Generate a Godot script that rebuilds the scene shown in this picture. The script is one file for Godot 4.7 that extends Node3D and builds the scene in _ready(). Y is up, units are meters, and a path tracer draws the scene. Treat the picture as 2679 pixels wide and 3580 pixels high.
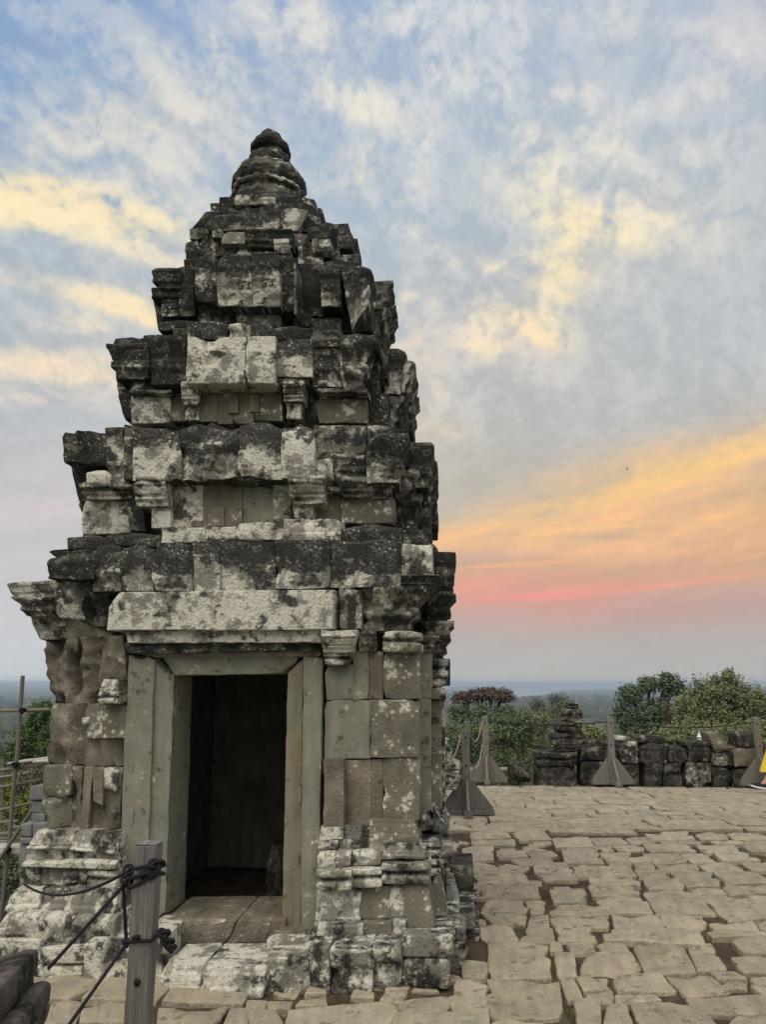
extends Node3D
# A small ruined sandstone shrine on a paved hilltop terrace at dusk.
const FS := 2752.0            # focal length in pixels of the photograph
const CX := 1339.5
const CY := 1790.0
const HORIZON := 2388.0
const EYE := Vector3(0, 1.6, 0)
const YAW := 5.0
var cam_basis: Basis
var M := {}
var rng := RandomNumberGenerator.new()
var nz := FastNoiseLite.new()
var nz2 := FastNoiseLite.new()
var names := {}
# picture windows used while measuring: origin x, origin y, scale
const WIN := {
	"A": [500.0, 430.0, 0.5438], "B": [180.0, 1100.0, 0.858], "C": [0.0, 1840.0, 0.6042], "D": [900.0, 1840.0, 0.4834],
	"E": [0.0, 2350.0, 0.42296], "F": [1000.0, 2400.0, 0.4532], "G": [0.0, 2900.0, 0.6042], "H": [900.0, 2880.0, 0.5438],
	"I": [1500.0, 2300.0, 0.7124], "J": [1600.0, 2650.0, 0.652], "K": [1900.0, 2450.0, 0.4707], "L": [0.0, 2250.0, 0.339],
	"M": [600.0, 2250.0, 0.4519], "N": [0.0, 3100.0, 0.42296], "O": [1550.0, 2330.0, 0.39275], "S": [0.0, 0.0, 1.0], "Q": [0.0, 0.0, 1.61873]}

func w2s(w: String, x: float, y: float) -> Vector2:
	var t: Array = WIN[w]
	return Vector2(t[0] + x * t[2], t[1] + y * t[2])

func ray(p: Vector2) -> Vector3:
	return cam_basis * Vector3((p.x - CX) / FS, (CY - p.y) / FS, -1.0)

func on_depth(w: String, x: float, y: float, d: float) -> Vector3:   # the point of that direction on the upright plane z = -d
	var r := ray(w2s(w, x, y))
	return EYE + r * (d / -r.z)

func on_level(w: String, x: float, y: float, h := 0.0) -> Vector3:   # the point of that direction at height h
	var r := ray(w2s(w, x, y))
	return EYE + r * ((h - EYE.y) / r.y)

func numbered(called: String) -> String:
	var k: int = names.get(called, 0)
	names[called] = k + 1
	return called if k == 0 else "%s_%03d" % [called, k]

func thing(called: String, label: String, category: String, at := Vector3.ZERO, group := "") -> Node3D:
	var o := Node3D.new()
	o.name = numbered(called)
	add_child(o)
	o.position = at
	o.set_meta("label", label)
	o.set_meta("category", category)
	if group: o.set_meta("group", group)
	return o

func part(called: String, mesh: Mesh, mat: Material, parent: Node3D = self) -> MeshInstance3D:
	var o := MeshInstance3D.new()
	o.name = called if parent != self else numbered(called)
	o.mesh = mesh
	o.material_override = mat
	parent.add_child(o, true)
	return o

func tag(o: Node3D, label: String, category: String, group := "") -> void:
	o.set_meta("label", label)
	o.set_meta("category", category)
	if group: o.set_meta("group", group)

func structure(called: String, mesh: Mesh, mat: Material) -> MeshInstance3D:
	var o := part(called, mesh, mat)
	o.set_meta("kind", "structure")
	return o

# ------------------------------------------------------------------ meshes
func commit(v: PackedVector3Array, n: PackedVector3Array, uv: PackedVector2Array, idx: PackedInt32Array, col := PackedColorArray()) -> ArrayMesh:
	var a := []
	a.resize(Mesh.ARRAY_MAX)
	a[Mesh.ARRAY_VERTEX] = v
	if n.size(): a[Mesh.ARRAY_NORMAL] = n
	if uv.size(): a[Mesh.ARRAY_TEX_UV] = uv
	if col.size(): a[Mesh.ARRAY_COLOR] = col
	a[Mesh.ARRAY_INDEX] = idx
	var m := ArrayMesh.new()
	m.add_surface_from_arrays(Mesh.PRIMITIVE_TRIANGLES, a)
	return m

func axis_steps(l: float, r: float, cell: float, most: int) -> PackedFloat32Array:
	var out := PackedFloat32Array([0.0, r * 0.3, r])
	var n := clampi(int((l - 2.0 * r) / cell), 1, most)
	for i in range(1, n):
		out.append(r + (l - 2.0 * r) * float(i) / n)
	out.append_array(PackedFloat32Array([l - r, l - r * 0.3, l]))
	return out

func profile(kind: int, b: float) -> float:      # how far a moulding stands out at height b (0 top, 1 foot), as a share
	match kind:
		1:   # cornice: fillet, cyma, fillet, torus, neck
			if b < 0.16: return 1.0
			if b < 0.2: return 0.82
			if b < 0.45: return 0.8 - 0.4 * sin((b - 0.2) / 0.25 * PI * 0.5)
			if b < 0.5: return 0.28
			if b < 0.56: return 0.5
			if b < 0.72: return 0.42 + 0.12 * sin((b - 0.56) / 0.16 * PI)
			if b < 0.76: return 0.2
			return 0.08
		2:   # foot: widening downwards in steps
			if b < 0.22: return 0.0
			if b < 0.3: return 0.25
			if b < 0.55: return 0.3 + 0.25 * (b - 0.3) / 0.25
			if b < 0.62: return 0.5
			return 0.8 + 0.2 * pow(maxf(0.0, sin((b - 0.62) / 0.38 * PI)), 0.4)
		3:   # torus band
			return pow(maxf(0.0, 1.0 - pow(absf(2.0 * b - 1.0), 5.0)), 0.5)
		4:   # rounded worn top
			return -pow(maxf(0.0, 1.0 - b / 0.45), 2.0)
		5:   # two bands with a groove between
			if b < 0.36: return 0.85 + 0.15 * pow(sin(b / 0.36 * PI), 0.4)
			if b < 0.4: return 0.6
			if b < 0.52: return 0.0
			if b < 0.58: return 0.5
			return 0.85 + 0.15 * pow(maxf(0.0, sin((b - 0.58) / 0.42 * PI)), 0.4)
		6:   # slope outwards to the foot, with a lip at the foot
			if b < 0.8: return b * 0.75
			if b < 0.84: return 0.5
			return 1.0
		7:   # stepped capital, tapering down
			if b < 0.3: return 1.0
			if b < 0.36: return 0.7
			if b < 0.62: return 0.85 - 0.25 * (b - 0.36) / 0.26
			if b < 0.68: return 0.35
			if b < 0.8: return 0.45
			return 0.15
	return 0.0

# A worn block of stone. quad: front face tl, tr, br, bl; back: from the front face to the back face.
func stone_mesh(quad: Array, back: Vector3, o := {}) -> ArrayMesh:
	var tl: Vector3 = quad[0]
	var tr: Vector3 = quad[1]
	var br: Vector3 = quad[2]
	var bl: Vector3 = quad[3]
	var lx := ((tr - tl).length() + (br - bl).length()) * 0.5
	var ly := ((bl - tl).length() + (br - tr).length()) * 0.5
	var lz := back.length()
	var small := minf(lx, minf(ly, lz))
	var r := minf(float(o.get("round", 0.018)), small * 0.3)
	var rough: float = o.get("rough", 0.009)
	var cell: float = o.get("cell", 0.045)
	var prof: int = o.get("profile", 0)
	var out: float = o.get("out", 0.0)
	var side: float = o.get("side", 0.0)
	var gouge: float = o.get("gouge", 0.0)
	var sd: float = rng.randf() * 900.0
	var xs := axis_steps(lx, r, cell, 26)
	var ys := axis_steps(ly, r, minf(cell, ly / 22.0) if prof > 0 else cell, 34)
	var zs := axis_steps(lz, r, cell * 2.2, 7)
	var nx := xs.size()
	var ny := ys.size()
	var nzn := zs.size()
	var fwd := -back.normalized()
	var ex := ((tr - tl) + (br - bl)).normalized()
	var ey := ((bl - tl) + (br - tr)).normalized()
	# broken corners and edges
	var chips := []
	for i in int(o.get("chips", 3)):
		var c := Vector3(rng.randf() * lx, (0.0 if rng.randf() < 0.5 else ly), (0.0 if rng.randf() < 0.8 else lz))
		if rng.randf() < 0.5:
			c = Vector3((0.0 if rng.randf() < 0.5 else lx), rng.randf() * ly, (0.0 if rng.randf() < 0.8 else lz))
		if rng.randf() < 0.4:
			c = Vector3((0.0 if rng.randf() < 0.5 else lx), (0.0 if rng.randf() < 0.5 else ly), 0.0)
		var rr := minf(rng.randf_range(0.04, 0.13) * float(o.get("chip", 1.0)), minf(lx, ly) * 0.3)
		chips.append([c, rr, rr * rng.randf_range(0.25, 0.55)])
	var id := PackedInt32Array()
	id.resize(nx * ny * nzn)
	id.fill(-1)
	var pos := PackedVector3Array()
	var prm := PackedVector3Array()
	var mid := Vector3(lx, ly, lz) * 0.5
	for i in nx:
		for j in ny:
			for k in nzn:
				if i > 0 and i < nx - 1 and j > 0 and j < ny - 1 and k > 0 and k < nzn - 1:
					continue
				var p := Vector3(xs[i], ys[j], zs[k])
				var q := Vector3(clampf(p.x, r, lx - r), clampf(p.y, r, ly - r), clampf(p.z, r, lz - r))
				var dd := p - q
				if dd.length_squared() > 1e-12:
					p = q + dd.normalized() * r
				for c in chips:
					var dv: Vector3 = p - c[0]
					var dl: float = dv.length() / c[1]
					if dl < 1.0:
						p += (mid - p).normalized() * (1.0 - dl * dl) * float(c[2])
				var s := p * 9.0 + Vector3(sd, sd * 0.7, sd * 1.3)
				p += Vector3(nz.get_noise_3dv(s), nz.get_noise_3dv(s + Vector3(77, 3, 1)), nz.get_noise_3dv(s + Vector3(5, 41, 90))) * rough * 1.5
				if gouge > 0.0:
					var gn := nz2.get_noise_3dv(Vector3(p.x * 13.0, p.y * 4.5, p.z * 4.0) + Vector3(sd, sd, sd)) - 0.04
					var gf := 1.0 - absf(nz2.get_noise_3dv(Vector3(p.x * 26.0, p.y * 9.0, p.z * 8.0) + Vector3(sd, 5, sd))) * 3.0
					p.z += gouge * (clampf(gn * 3.0, -0.5, 1.1) + clampf(gf, -0.5, 0.8) * 0.4) * (1.0 - clampf(p.z / lz, 0.0, 1.0))
				if prof > 0:
					var f := profile(prof, clampf(ys[j] / ly, 0.0, 1.0)) * out
					p.z -= f * (1.0 - zs[k] / lz)
					if prof == 4:
						p.y -= f * 0.6 * absf(xs[i] / lx - 0.5) * 2.0
					elif side != 0.0:
						var t := xs[i] / lx
						p.x += (f - out) * (t if side > 0.0 else -(1.0 - t))
				id[(i * ny + j) * nzn + k] = pos.size()
				prm.append(p)
				var a := p.x / lx
				var b := p.y / ly
				var front := tl.lerp(tr, a).lerp(bl.lerp(br, a), b)
				pos.append(front - fwd * p.z)
	var nrm := PackedVector3Array()
	nrm.resize(pos.size())
	var faces := []   # [i, j, k of the four corners, face]
	var quads := PackedInt32Array()
	var qf := PackedByteArray()
	for i in nx - 1:
		for j in ny - 1:
			quads.append_array([id[(i * ny + j) * nzn], id[((i + 1) * ny + j) * nzn], id[((i + 1) * ny + j + 1) * nzn], id[(i * ny + j + 1) * nzn]])
			qf.append(0)
			var e := nzn - 1
			quads.append_array([id[((i + 1) * ny + j) * nzn + e], id[(i * ny + j) * nzn + e], id[(i * ny + j + 1) * nzn + e], id[((i + 1) * ny + j + 1) * nzn + e]])
			qf.append(0)
	for i in nx - 1:
		for k in nzn - 1:
			quads.append_array([id[(i * ny) * nzn + k + 1], id[((i + 1) * ny) * nzn + k + 1], id[((i + 1) * ny) * nzn + k], id[(i * ny) * nzn + k]])
			qf.append(1)
			var e := ny - 1
			quads.append_array([id[(i * ny + e) * nzn + k], id[((i + 1) * ny + e) * nzn + k], id[((i + 1) * ny + e) * nzn + k + 1], id[(i * ny + e) * nzn + k + 1]])
			qf.append(1)
	for j in ny - 1:
		for k in nzn - 1:
			quads.append_array([id[j * nzn + k + 1], id[j * nzn + k], id[(j + 1) * nzn + k], id[(j + 1) * nzn + k + 1]])
			qf.append(2)
			var e := (nx - 1) * ny
			quads.append_array([id[(e + j) * nzn + k], id[(e + j) * nzn + k + 1], id[(e + j + 1) * nzn + k + 1], id[(e + j + 1) * nzn + k]])
			qf.append(3)
	for q in qf.size():
		var a := quads[q * 4]
		var b := quads[q * 4 + 1]
		var c := quads[q * 4 + 2]
		var d := quads[q * 4 + 3]
		var n := (pos[d] - pos[b]).cross(pos[c] - pos[a])
		nrm[a] += n
		nrm[b] += n
		nrm[c] += n
		nrm[d] += n
	var v := PackedVector3Array()
	var nn := PackedVector3Array()
	var uv := PackedVector2Array()
	var idx := PackedInt32Array()
	var u0 := rng.randf() * maxf(0.05, 1.95 - lx - lz)
	var v0: float = rng.randf() * maxf(0.02, 1.95 - ly - lz) if not o.get("top", false) else 0.0
	for q in qf.size():
		var base := v.size()
		for t in 4:
			var w := quads[q * 4 + t]
			v.append(pos[w])
			nn.append(nrm[w].normalized())
			var p := prm[w]
			match qf[q]:
				0: uv.append(Vector2(u0 + p.x, v0 + maxf(p.y, 0.0)))
				1: uv.append(Vector2(u0 + p.x, v0 + (p.z * 0.12 if o.get("top", false) else p.z)))
				2: uv.append(Vector2(u0 + lx * 0.5 - p.z, v0 + maxf(p.y, 0.0)) if u0 + lx * 0.5 - p.z > 0.0 else Vector2(u0 + p.z, v0 + maxf(p.y, 0.0)))
				3: uv.append(Vector2(u0 + lx + p.z, v0 + maxf(p.y, 0.0)))
		idx.append_array([base, base + 1, base + 2, base, base + 2, base + 3])
	return commit(v, nn, uv, idx)

func tube_mesh(path: Array, radii, sides := 8, uvs := 1.0) -> ArrayMesh:
	var v := PackedVector3Array()
	var n := PackedVector3Array()
	var uv := PackedVector2Array()
	var idx := PackedInt32Array()
	var along := 0.0
	var prev_side := Vector3.ZERO
	for i in path.size():
		var p: Vector3 = path[i]
		var t: Vector3 = (path[mini(i + 1, path.size() - 1)] - path[maxi(i - 1, 0)]).normalized()
		if i > 0: along += p.distance_to(path[i - 1])
		var s: Vector3 = prev_side - t * prev_side.dot(t)
		if s.length() < 0.01:
			s = t.cross(Vector3.UP if absf(t.y) < 0.9 else Vector3.RIGHT)
		s = s.normalized()
		prev_side = s
		var u := t.cross(s)
		var r: float = radii[i] if radii is Array else radii
		for k in sides + 1:
			var a := TAU * k / sides
			var d := s * cos(a) + u * sin(a)
			v.append(p + d * r)
			n.append(d)
			uv.append(Vector2(float(k) / sides * uvs, along))
	var w := sides + 1
	for i in path.size() - 1:
		for k in sides:
			var a := i * w + k
			idx.append_array([a, a + w, a + 1, a + 1, a + w, a + w + 1])
	for e in 2:
		var c := v.size()
		var i: int = 0 if e == 0 else path.size() - 1
		v.append(path[i])
		n.append((path[0] - path[1]).normalized() if e == 0 else (path[i] - path[i - 1]).normalized())
		uv.append(Vector2(0.5, along if e else 0.0))
		for k in sides:
			var a := i * w + k
			if e == 0: idx.append_array([c, a, a + 1])
			else: idx.append_array([c, a + 1, a])
	return commit(v, n, uv, idx)

func join(list: Array) -> ArrayMesh:
	var st := SurfaceTool.new()
	for m in list: st.append_from(m, 0, Transform3D())
	return st.commit()

func lathe_mesh(levels: Array, c: Vector3, sides: int, rough: float, petals := 0, petal := 0.0) -> ArrayMesh:   # levels: [y, radius], from the top down
	var v := PackedVector3Array()
	var uv := PackedVector2Array()
	var idx := PackedInt32Array()
	var rows := []
	for i in levels.size() - 1:
		var steps := 4
		for s in steps:
			rows.append([lerpf(levels[i][0], levels[i + 1][0], float(s) / steps), lerpf(levels[i][1], levels[i + 1][1], float(s) / steps)])
	rows.append(levels[-1])
	var sd := rng.randf() * 500.0
	for r in rows:
		for k in sides + 1:
			var a := TAU * (k % sides) / sides
			var rad: float = r[1]
			if petals: rad *= 1.0 + petal * (absf(sin(a * petals * 0.5)) - 0.64)
			var p := Vector3(cos(a) * rad, r[0], sin(a) * rad)
			var q := p * 7.0 + Vector3(sd, sd, sd)
			p += Vector3(nz.get_noise_3dv(q), nz.get_noise_3dv(q + Vector3(9, 50, 3)), nz.get_noise_3dv(q + Vector3(70, 5, 33))) * rough
			v.append(c + p)
			uv.append(Vector2(0.1 + float(k) / sides * 0.9, 0.05 + (levels[0][0] - r[0])))
	var w := sides + 1
	for i in rows.size() - 1:
		for k in sides:
			var a := i * w + k
			idx.append_array([a, a + w, a + 1, a + 1, a + w, a + w + 1])
	var top := v.size()
	v.append(c + Vector3(0, levels[0][0], 0))
	uv.append(Vector2(0.5, 0.0))
	var bot := v.size()
	v.append(c + Vector3(0, levels[-1][0], 0))
	uv.append(Vector2(0.5, 0.5))
	for k in sides:
		idx.append_array([top, k, k + 1, bot, (rows.size() - 1) * w + k + 1, (rows.size() - 1) * w + k])
	var st := SurfaceTool.new()
	st.create_from_arrays(commit(v, PackedVector3Array(), uv, idx).surface_get_arrays(0))
	st.generate_normals()
	return st.commit()

func box_mesh(a: Vector3, b: Vector3, bevel := 0.004) -> ArrayMesh:    # a, b: opposite corners; bevelled edges
	var lo := Vector3(minf(a.x, b.x), minf(a.y, b.y), minf(a.z, b.z))
	var hi := Vector3(maxf(a.x, b.x), maxf(a.y, b.y), maxf(a.z, b.z))
	return beam_mesh([Vector3(lo.x, hi.y, hi.z), Vector3(hi.x, hi.y, hi.z), Vector3(hi.x, lo.y, hi.z), Vector3(lo.x, lo.y, hi.z)], Vector3(0, 0, lo.z - hi.z), bevel)

func beam_mesh(quad: Array, back: Vector3, bevel := 0.004, rough := 0.0) -> ArrayMesh:
	return stone_mesh(quad, back, {"round": bevel, "rough": rough, "chips": 0, "cell": 0.25 if rough == 0.0 else 0.08})

func rock_points(c: Vector3, s: Vector3, turn := 0.0, tilt := 0.0) -> Array:    # front quad and back of a block with centre c and size s
	var b := Basis(Vector3.UP, turn) * Basis(Vector3.BACK, tilt)
	var q := []
	for k in [[-1, 1], [1, 1], [1, -1], [-1, -1]]:
		q.append(c + b * Vector3(k[0] * s.x * 0.5, k[1] * s.y * 0.5, s.z * 0.5))
	return [q, b * Vector3(0, 0, -s.z)]
# ------------------------------------------------------------------ materials
func noise_bytes(size: int, freq: float, octaves: int, sd: int, kind := FastNoiseLite.TYPE_SIMPLEX_SMOOTH, stretch := 1) -> PackedByteArray:
	var n := FastNoiseLite.new()
	n.seed = sd
	n.noise_type = kind
	n.frequency = freq * 1024.0 / TX
	n.fractal_octaves = octaves
	n.fractal_gain = 0.55
	if kind == FastNoiseLite.TYPE_CELLULAR:
		n.cellular_return_type = FastNoiseLite.RETURN_DISTANCE
		n.fractal_type = FastNoiseLite.FRACTAL_NONE
		n.domain_warp_enabled = true
		n.domain_warp_amplitude = 4.5
		n.domain_warp_frequency = 0.06
	var im := n.get_image(size, size / stretch, false, false, true)
	if stretch > 1: im.resize(size, size, Image.INTERPOLATE_CUBIC)
	return im.get_data()

func plain(color: Color, rough := 0.9) -> StandardMaterial3D:
	var m := StandardMaterial3D.new()
	m.albedo_color = color.linear_to_srgb()
	m.roughness = rough
	m.metallic_specular = 0.3
	return m

var TX := 512
var LA: PackedByteArray    # broad
var LB: PackedByteArray    # middle
var LC: PackedByteArray    # grain
var LD: PackedByteArray    # round spots
var LE: PackedByteArray    # bedding, stretched
var LF: PackedByteArray    # between middle and grain
var srgb_lut := PackedByteArray()

func to_byte(c: float) -> int:
	return srgb_lut[clampi(int(c * 1023.0), 0, 1023)]

# Stone: bare colours a and b, black biological crust where noise passes `crust` (on cornice stones `cap` metres of that black crust, ragged, along the upper edge, as on the shrine's ledges), pale lichen where it passes `pale`, round spots where it passes `spots`
func stone_material(o: Dictionary) -> StandardMaterial3D:
	var w := TX
	var h: int = TX / 4 if o.get("cap", 0.0) > 0.0 else TX
	var a: Color = o.a
	var b: Color = o.b
	var dark: Color = o.get("dark", Color(0.026, 0.026, 0.024))
	var light: Color = o.get("light", Color(0.65, 0.625, 0.53))
	var crust: float = o.get("crust", 2.0)
	var pale: float = o.get("pale", 2.0)
	var spots: float = o.get("spots", 0.0)
	var cap: float = o.get("cap", 0.0)
	var grain: float = o.get("grain", 0.25)
	var shift: int = o.get("shift", 0) * 37119
	var px := PackedByteArray()
	px.resize(w * h * 3)
	var ht := PackedByteArray()
	ht.resize(w * h)
	var total := w * TX
	for y in h:
		var down := float(y) / TX * 2.0      # metres below the upper edge
		for x in w:
			var i := y * w + x
			var s := (i + shift) % total
			var s2 := (x * TX + y + shift) % total
			var na := LA[s] / 255.0
			var na2 := LA[s2] / 255.0
			var nb := LB[s2] / 255.0
			var nb1 := LB[s] / 255.0
			var nc := LC[s] / 255.0
			var ne := LE[s] / 255.0
			var nf := LF[s2] / 255.0
			var t := clampf((na - 0.5) * 2.2 + 0.5 + (nb - 0.5) * 0.8, 0.0, 1.0)
			var g := 1.0 + grain * (nc - 0.5) * 2.0 + (ne - 0.5) * 0.35
			var r0 := (a.r + (b.r - a.r) * t) * g
			var g0 := (a.g + (b.g - a.g) * t) * g
			var b0 := (a.b + (b.b - a.b) * t) * g
			var hh := 0.45 + (nc - 0.5) * 0.3 + (ne - 0.5) * 0.45 + (nf - 0.5) * 0.28 + (nb - 0.5) * 0.3
			var run := LE[s2] / 255.0            # upright streaks
			var speck := clampf((nf * 0.6 + nc * 0.55 - 0.42) * 5.0, 0.0, 1.0)
			var pv := nb1 * 0.36 + na * 0.4 + nf * 0.16 + nc * 0.08 - pale
			if pv > -0.06:
				var k := clampf((pv + 0.06) * 4.0, 0.0, 0.25) + clampf(pv * 13.0, 0.0, 0.72)
				k *= 0.8 + 0.2 * speck
				var gg := 0.66 + nc * 0.3 + nf * 0.25
				r0 = lerpf(r0, light.r * gg, k)
				g0 = lerpf(g0, light.g * gg, k)
				b0 = lerpf(b0, light.b * gg, k)
				hh += 0.1 * k
			var cv := nb * 0.34 + na2 * 0.4 + nf * 0.16 + nc * 0.1 + (run - 0.5) * 0.14 - crust
			if cap > 0.0:
				cv = maxf(cv, (cap * (0.3 + 1.6 * na2) + (nb1 - 0.5) * 0.26 + (run - 0.5) * 0.22 + (nf - 0.5) * 0.1 + (nc - 0.5) * 0.06 - down) * 2.2)
			if cv > -0.04:
				var k := clampf((cv + 0.04) * 5.0, 0.0, 0.25) + clampf(cv * 13.0, 0.0, 0.73)
				k *= 1.0 - 0.12 * speck
				var gg := 0.6 + nc * 0.8
				r0 = lerpf(r0, dark.r * gg, k)
				g0 = lerpf(g0, dark.g * gg, k)
				b0 = lerpf(b0, dark.b * gg, k)
				hh -= 0.04 * k
			if spots > 0.0:
				var sv := spots * (na * 2.6 - 0.75) * 1.35 + (nf - 0.5) * 0.1 + (nc - 0.5) * 0.05 - LD[s] / 255.0
				if sv > 0.0:
					var k := clampf(sv * 14.0, 0.0, 0.95) * (0.6 + 0.4 * nb1)
					var gg := 0.75 + nc * 0.45
					r0 = lerpf(r0, light.r * gg, k)
					g0 = lerpf(g0, light.g * gg, k)
					b0 = lerpf(b0, light.b * gg, k)
					hh += 0.1 * k
			px[i * 3] = to_byte(r0)
			px[i * 3 + 1] = to_byte(g0)
			px[i * 3 + 2] = to_byte(b0)
			ht[i] = clampi(int(hh * 255.0), 0, 255)
	var m := StandardMaterial3D.new()
	m.albedo_texture = ImageTexture.create_from_image(Image.create_from_data(w, h, false, Image.FORMAT_RGB8, px))
	m.heightmap_enabled = true
	m.heightmap_texture = ImageTexture.create_from_image(Image.create_from_data(w, h, false, Image.FORMAT_L8, ht))
	m.heightmap_scale = float(o.get("relief", 1.0)) * 1.2
	m.roughness = 0.95
	m.metallic_specular = 0.2
	m.uv1_scale = Vector3(0.5, 0.5 * TX / h, 1)
	return m

func wood_material(a: Color, b: Color, sd: int) -> StandardMaterial3D:
	var w := 256
	var h := 1024
	var n := FastNoiseLite.new()
	n.seed = sd
	n.frequency = 0.06
	n.fractal_octaves = 4
	var px := PackedByteArray()
	px.resize(w * h * 3)
	var ht := PackedByteArray()
	ht.resize(w * h)
	for y in h:
		for x in w:
			var f := n.get_noise_2d(x * 1.6, y * 0.045) * 0.5 + 0.5
			var g := n.get_noise_2d(x * 9.0, y * 0.25 + 300.0)
			var t := clampf(f * 1.5 - 0.25 + g * 0.3, 0.0, 1.0)
			var c := a.lerp(b, t) * (0.9 + 0.35 * g)
			var i := y * w + x
			px[i * 3] = to_byte(c.r)
			px[i * 3 + 1] = to_byte(c.g)
			px[i * 3 + 2] = to_byte(c.b)
			ht[i] = clampi(int((0.5 + g * 0.4 + (f - 0.5) * 0.4) * 255.0), 0, 255)
	var m := StandardMaterial3D.new()
	m.albedo_texture = ImageTexture.create_from_image(Image.create_from_data(w, h, false, Image.FORMAT_RGB8, px))
	m.heightmap_enabled = true
	m.heightmap_texture = ImageTexture.create_from_image(Image.create_from_data(w, h, false, Image.FORMAT_L8, ht))
	m.heightmap_scale = 0.25
	m.roughness = 0.85
	m.metallic_specular = 0.25
	m.uv1_scale = Vector3(2.2, 0.6, 1)
	return m

func make_materials() -> void:
	srgb_lut.resize(1024)
	for i in 1024:
		srgb_lut[i] = clampi(int(Color(i / 1023.0, 0, 0).linear_to_srgb().r * 255.0 + 0.5), 0, 255)
	LA = noise_bytes(TX, 0.006, 3, 11)
	LB = noise_bytes(TX, 0.022, 5, 12)
	LC = noise_bytes(TX, 0.16, 3, 13)
	LD = noise_bytes(TX, 0.035, 1, 14, FastNoiseLite.TYPE_CELLULAR)
	LE = noise_bytes(TX, 0.02, 4, 15, FastNoiseLite.TYPE_SIMPLEX_SMOOTH, 8)
	LF = noise_bytes(TX, 0.065, 3, 16)
	var grey := Color(0.19, 0.182, 0.155)
	var tan := Color(0.25, 0.233, 0.192)
	M.K = stone_material({"a": Color(0.1, 0.095, 0.08), "b": Color(0.17, 0.155, 0.125), "crust": 0.38, "pale": 0.62, "spots": 0.07, "shift": 1, "relief": 1.6})
	M.N = stone_material({"a": Color(0.13, 0.12, 0.1), "b": Color(0.2, 0.185, 0.15), "crust": 0.455, "pale": 0.56, "spots": 0.09, "shift": 61, "relief": 1.5})
	M.M = stone_material({"a": grey, "b": tan, "crust": 0.53, "pale": 0.53, "spots": 0.1, "shift": 5, "relief": 1.4})
	M.P = stone_material({"a": Color(0.22, 0.206, 0.172), "b": Color(0.33, 0.3, 0.24), "crust": 0.6, "pale": 0.465, "spots": 0.12, "shift": 9, "relief": 1.2})
	M.Q = stone_material({"a": Color(0.2, 0.188, 0.155), "b": Color(0.29, 0.268, 0.22), "crust": 0.57, "pale": 0.535, "spots": 0.13, "shift": 75, "relief": 1.2})
	M.R = stone_material({"a": Color(0.15, 0.142, 0.118), "b": Color(0.24, 0.222, 0.182), "crust": 0.49, "pale": 0.575, "spots": 0.08, "shift": 83, "relief": 1.4})
	M.T = stone_material({"a": Color(0.22, 0.206, 0.172), "b": Color(0.3, 0.27, 0.215), "crust": 0.62, "pale": 0.48, "spots": 0.1, "cap": 0.12, "shift": 3, "relief": 1.4})
	M.U = stone_material({"a": grey, "b": tan, "crust": 0.57, "pale": 0.53, "spots": 0.08, "cap": 0.2, "shift": 7, "relief": 1.5})
	M.G = stone_material({"a": Color(0.215, 0.222, 0.178), "b": Color(0.25, 0.236, 0.176), "crust": 0.66, "pale": 0.72, "spots": 0.03, "dark": Color(0.085, 0.08, 0.06), "grain": 0.2, "shift": 13, "relief": 0.45})
	M.O = stone_material({"a": Color(0.2, 0.195, 0.145), "b": Color(0.235, 0.197, 0.135), "crust": 0.68, "dark": Color(0.09, 0.08, 0.06), "grain": 0.2, "shift": 15, "relief": 0.4})
	M.B = stone_material({"a": Color(0.165, 0.145, 0.108), "b": Color(0.215, 0.19, 0.145), "crust": 0.71, "pale": 0.71, "spots": 0.04, "shift": 17, "relief": 1.2})
	M.S = stone_material({"a": Color(0.15, 0.14, 0.105), "b": Color(0.2, 0.18, 0.135), "crust": 0.74, "pale": 0.66, "spots": 0.17, "shift": 19, "relief": 1.0})
	M.W = stone_material({"a": Color(0.075, 0.068, 0.058), "b": Color(0.12, 0.108, 0.088), "crust": 0.5, "pale": 0.64, "light": Color(0.36, 0.34, 0.28), "spots": 0.06, "shift": 23, "relief": 1.5})
	M.V = []
	var vs := [[Color(0.4, 0.335, 0.24), Color(0.335, 0.285, 0.207)], [Color(0.36, 0.31, 0.23), Color(0.43, 0.362, 0.262)], [Color(0.31, 0.275, 0.208), Color(0.38, 0.322, 0.232)], [Color(0.3, 0.258, 0.19), Color(0.36, 0.306, 0.222)]]
	for i in 4:
		M.V.append(stone_material({"a": vs[i][0], "b": vs[i][1], "crust": 0.64, "dark": Color(0.19, 0.158, 0.115), "spots": 0.02, "light": Color(0.42, 0.38, 0.3), "grain": 0.26, "shift": 27 + i * 4, "relief": 1.3}))
	M.dirt = stone_material({"a": Color(0.07, 0.052, 0.036), "b": Color(0.11, 0.082, 0.056), "crust": 0.62, "dark": Color(0.07, 0.05, 0.032), "grain": 0.5, "shift": 43, "relief": 2.0})
	M.dirt.uv1_scale = Vector3(0.5, 0.5, 1)
	M.black = stone_material({"a": Color(0.085, 0.07, 0.06), "b": Color(0.13, 0.11, 0.096), "crust": 0.6, "grain": 0.3, "shift": 47, "relief": 0.8})
	M.slate = stone_material({"a": Color(0.19, 0.2, 0.2), "b": Color(0.24, 0.25, 0.25), "crust": 0.8, "grain": 0.18, "shift": 51, "relief": 0.5})
	M.inner = stone_material({"a": Color(0.165, 0.145, 0.108), "b": Color(0.215, 0.19, 0.145), "crust": 0.71, "grain": 0.2, "shift": 71, "relief": 0.8})
	M.wood = wood_material(Color(0.13, 0.118, 0.108), Color(0.23, 0.21, 0.19), 3)
	M.wood2 = wood_material(Color(0.17, 0.155, 0.138), Color(0.28, 0.255, 0.225), 9)
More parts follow.
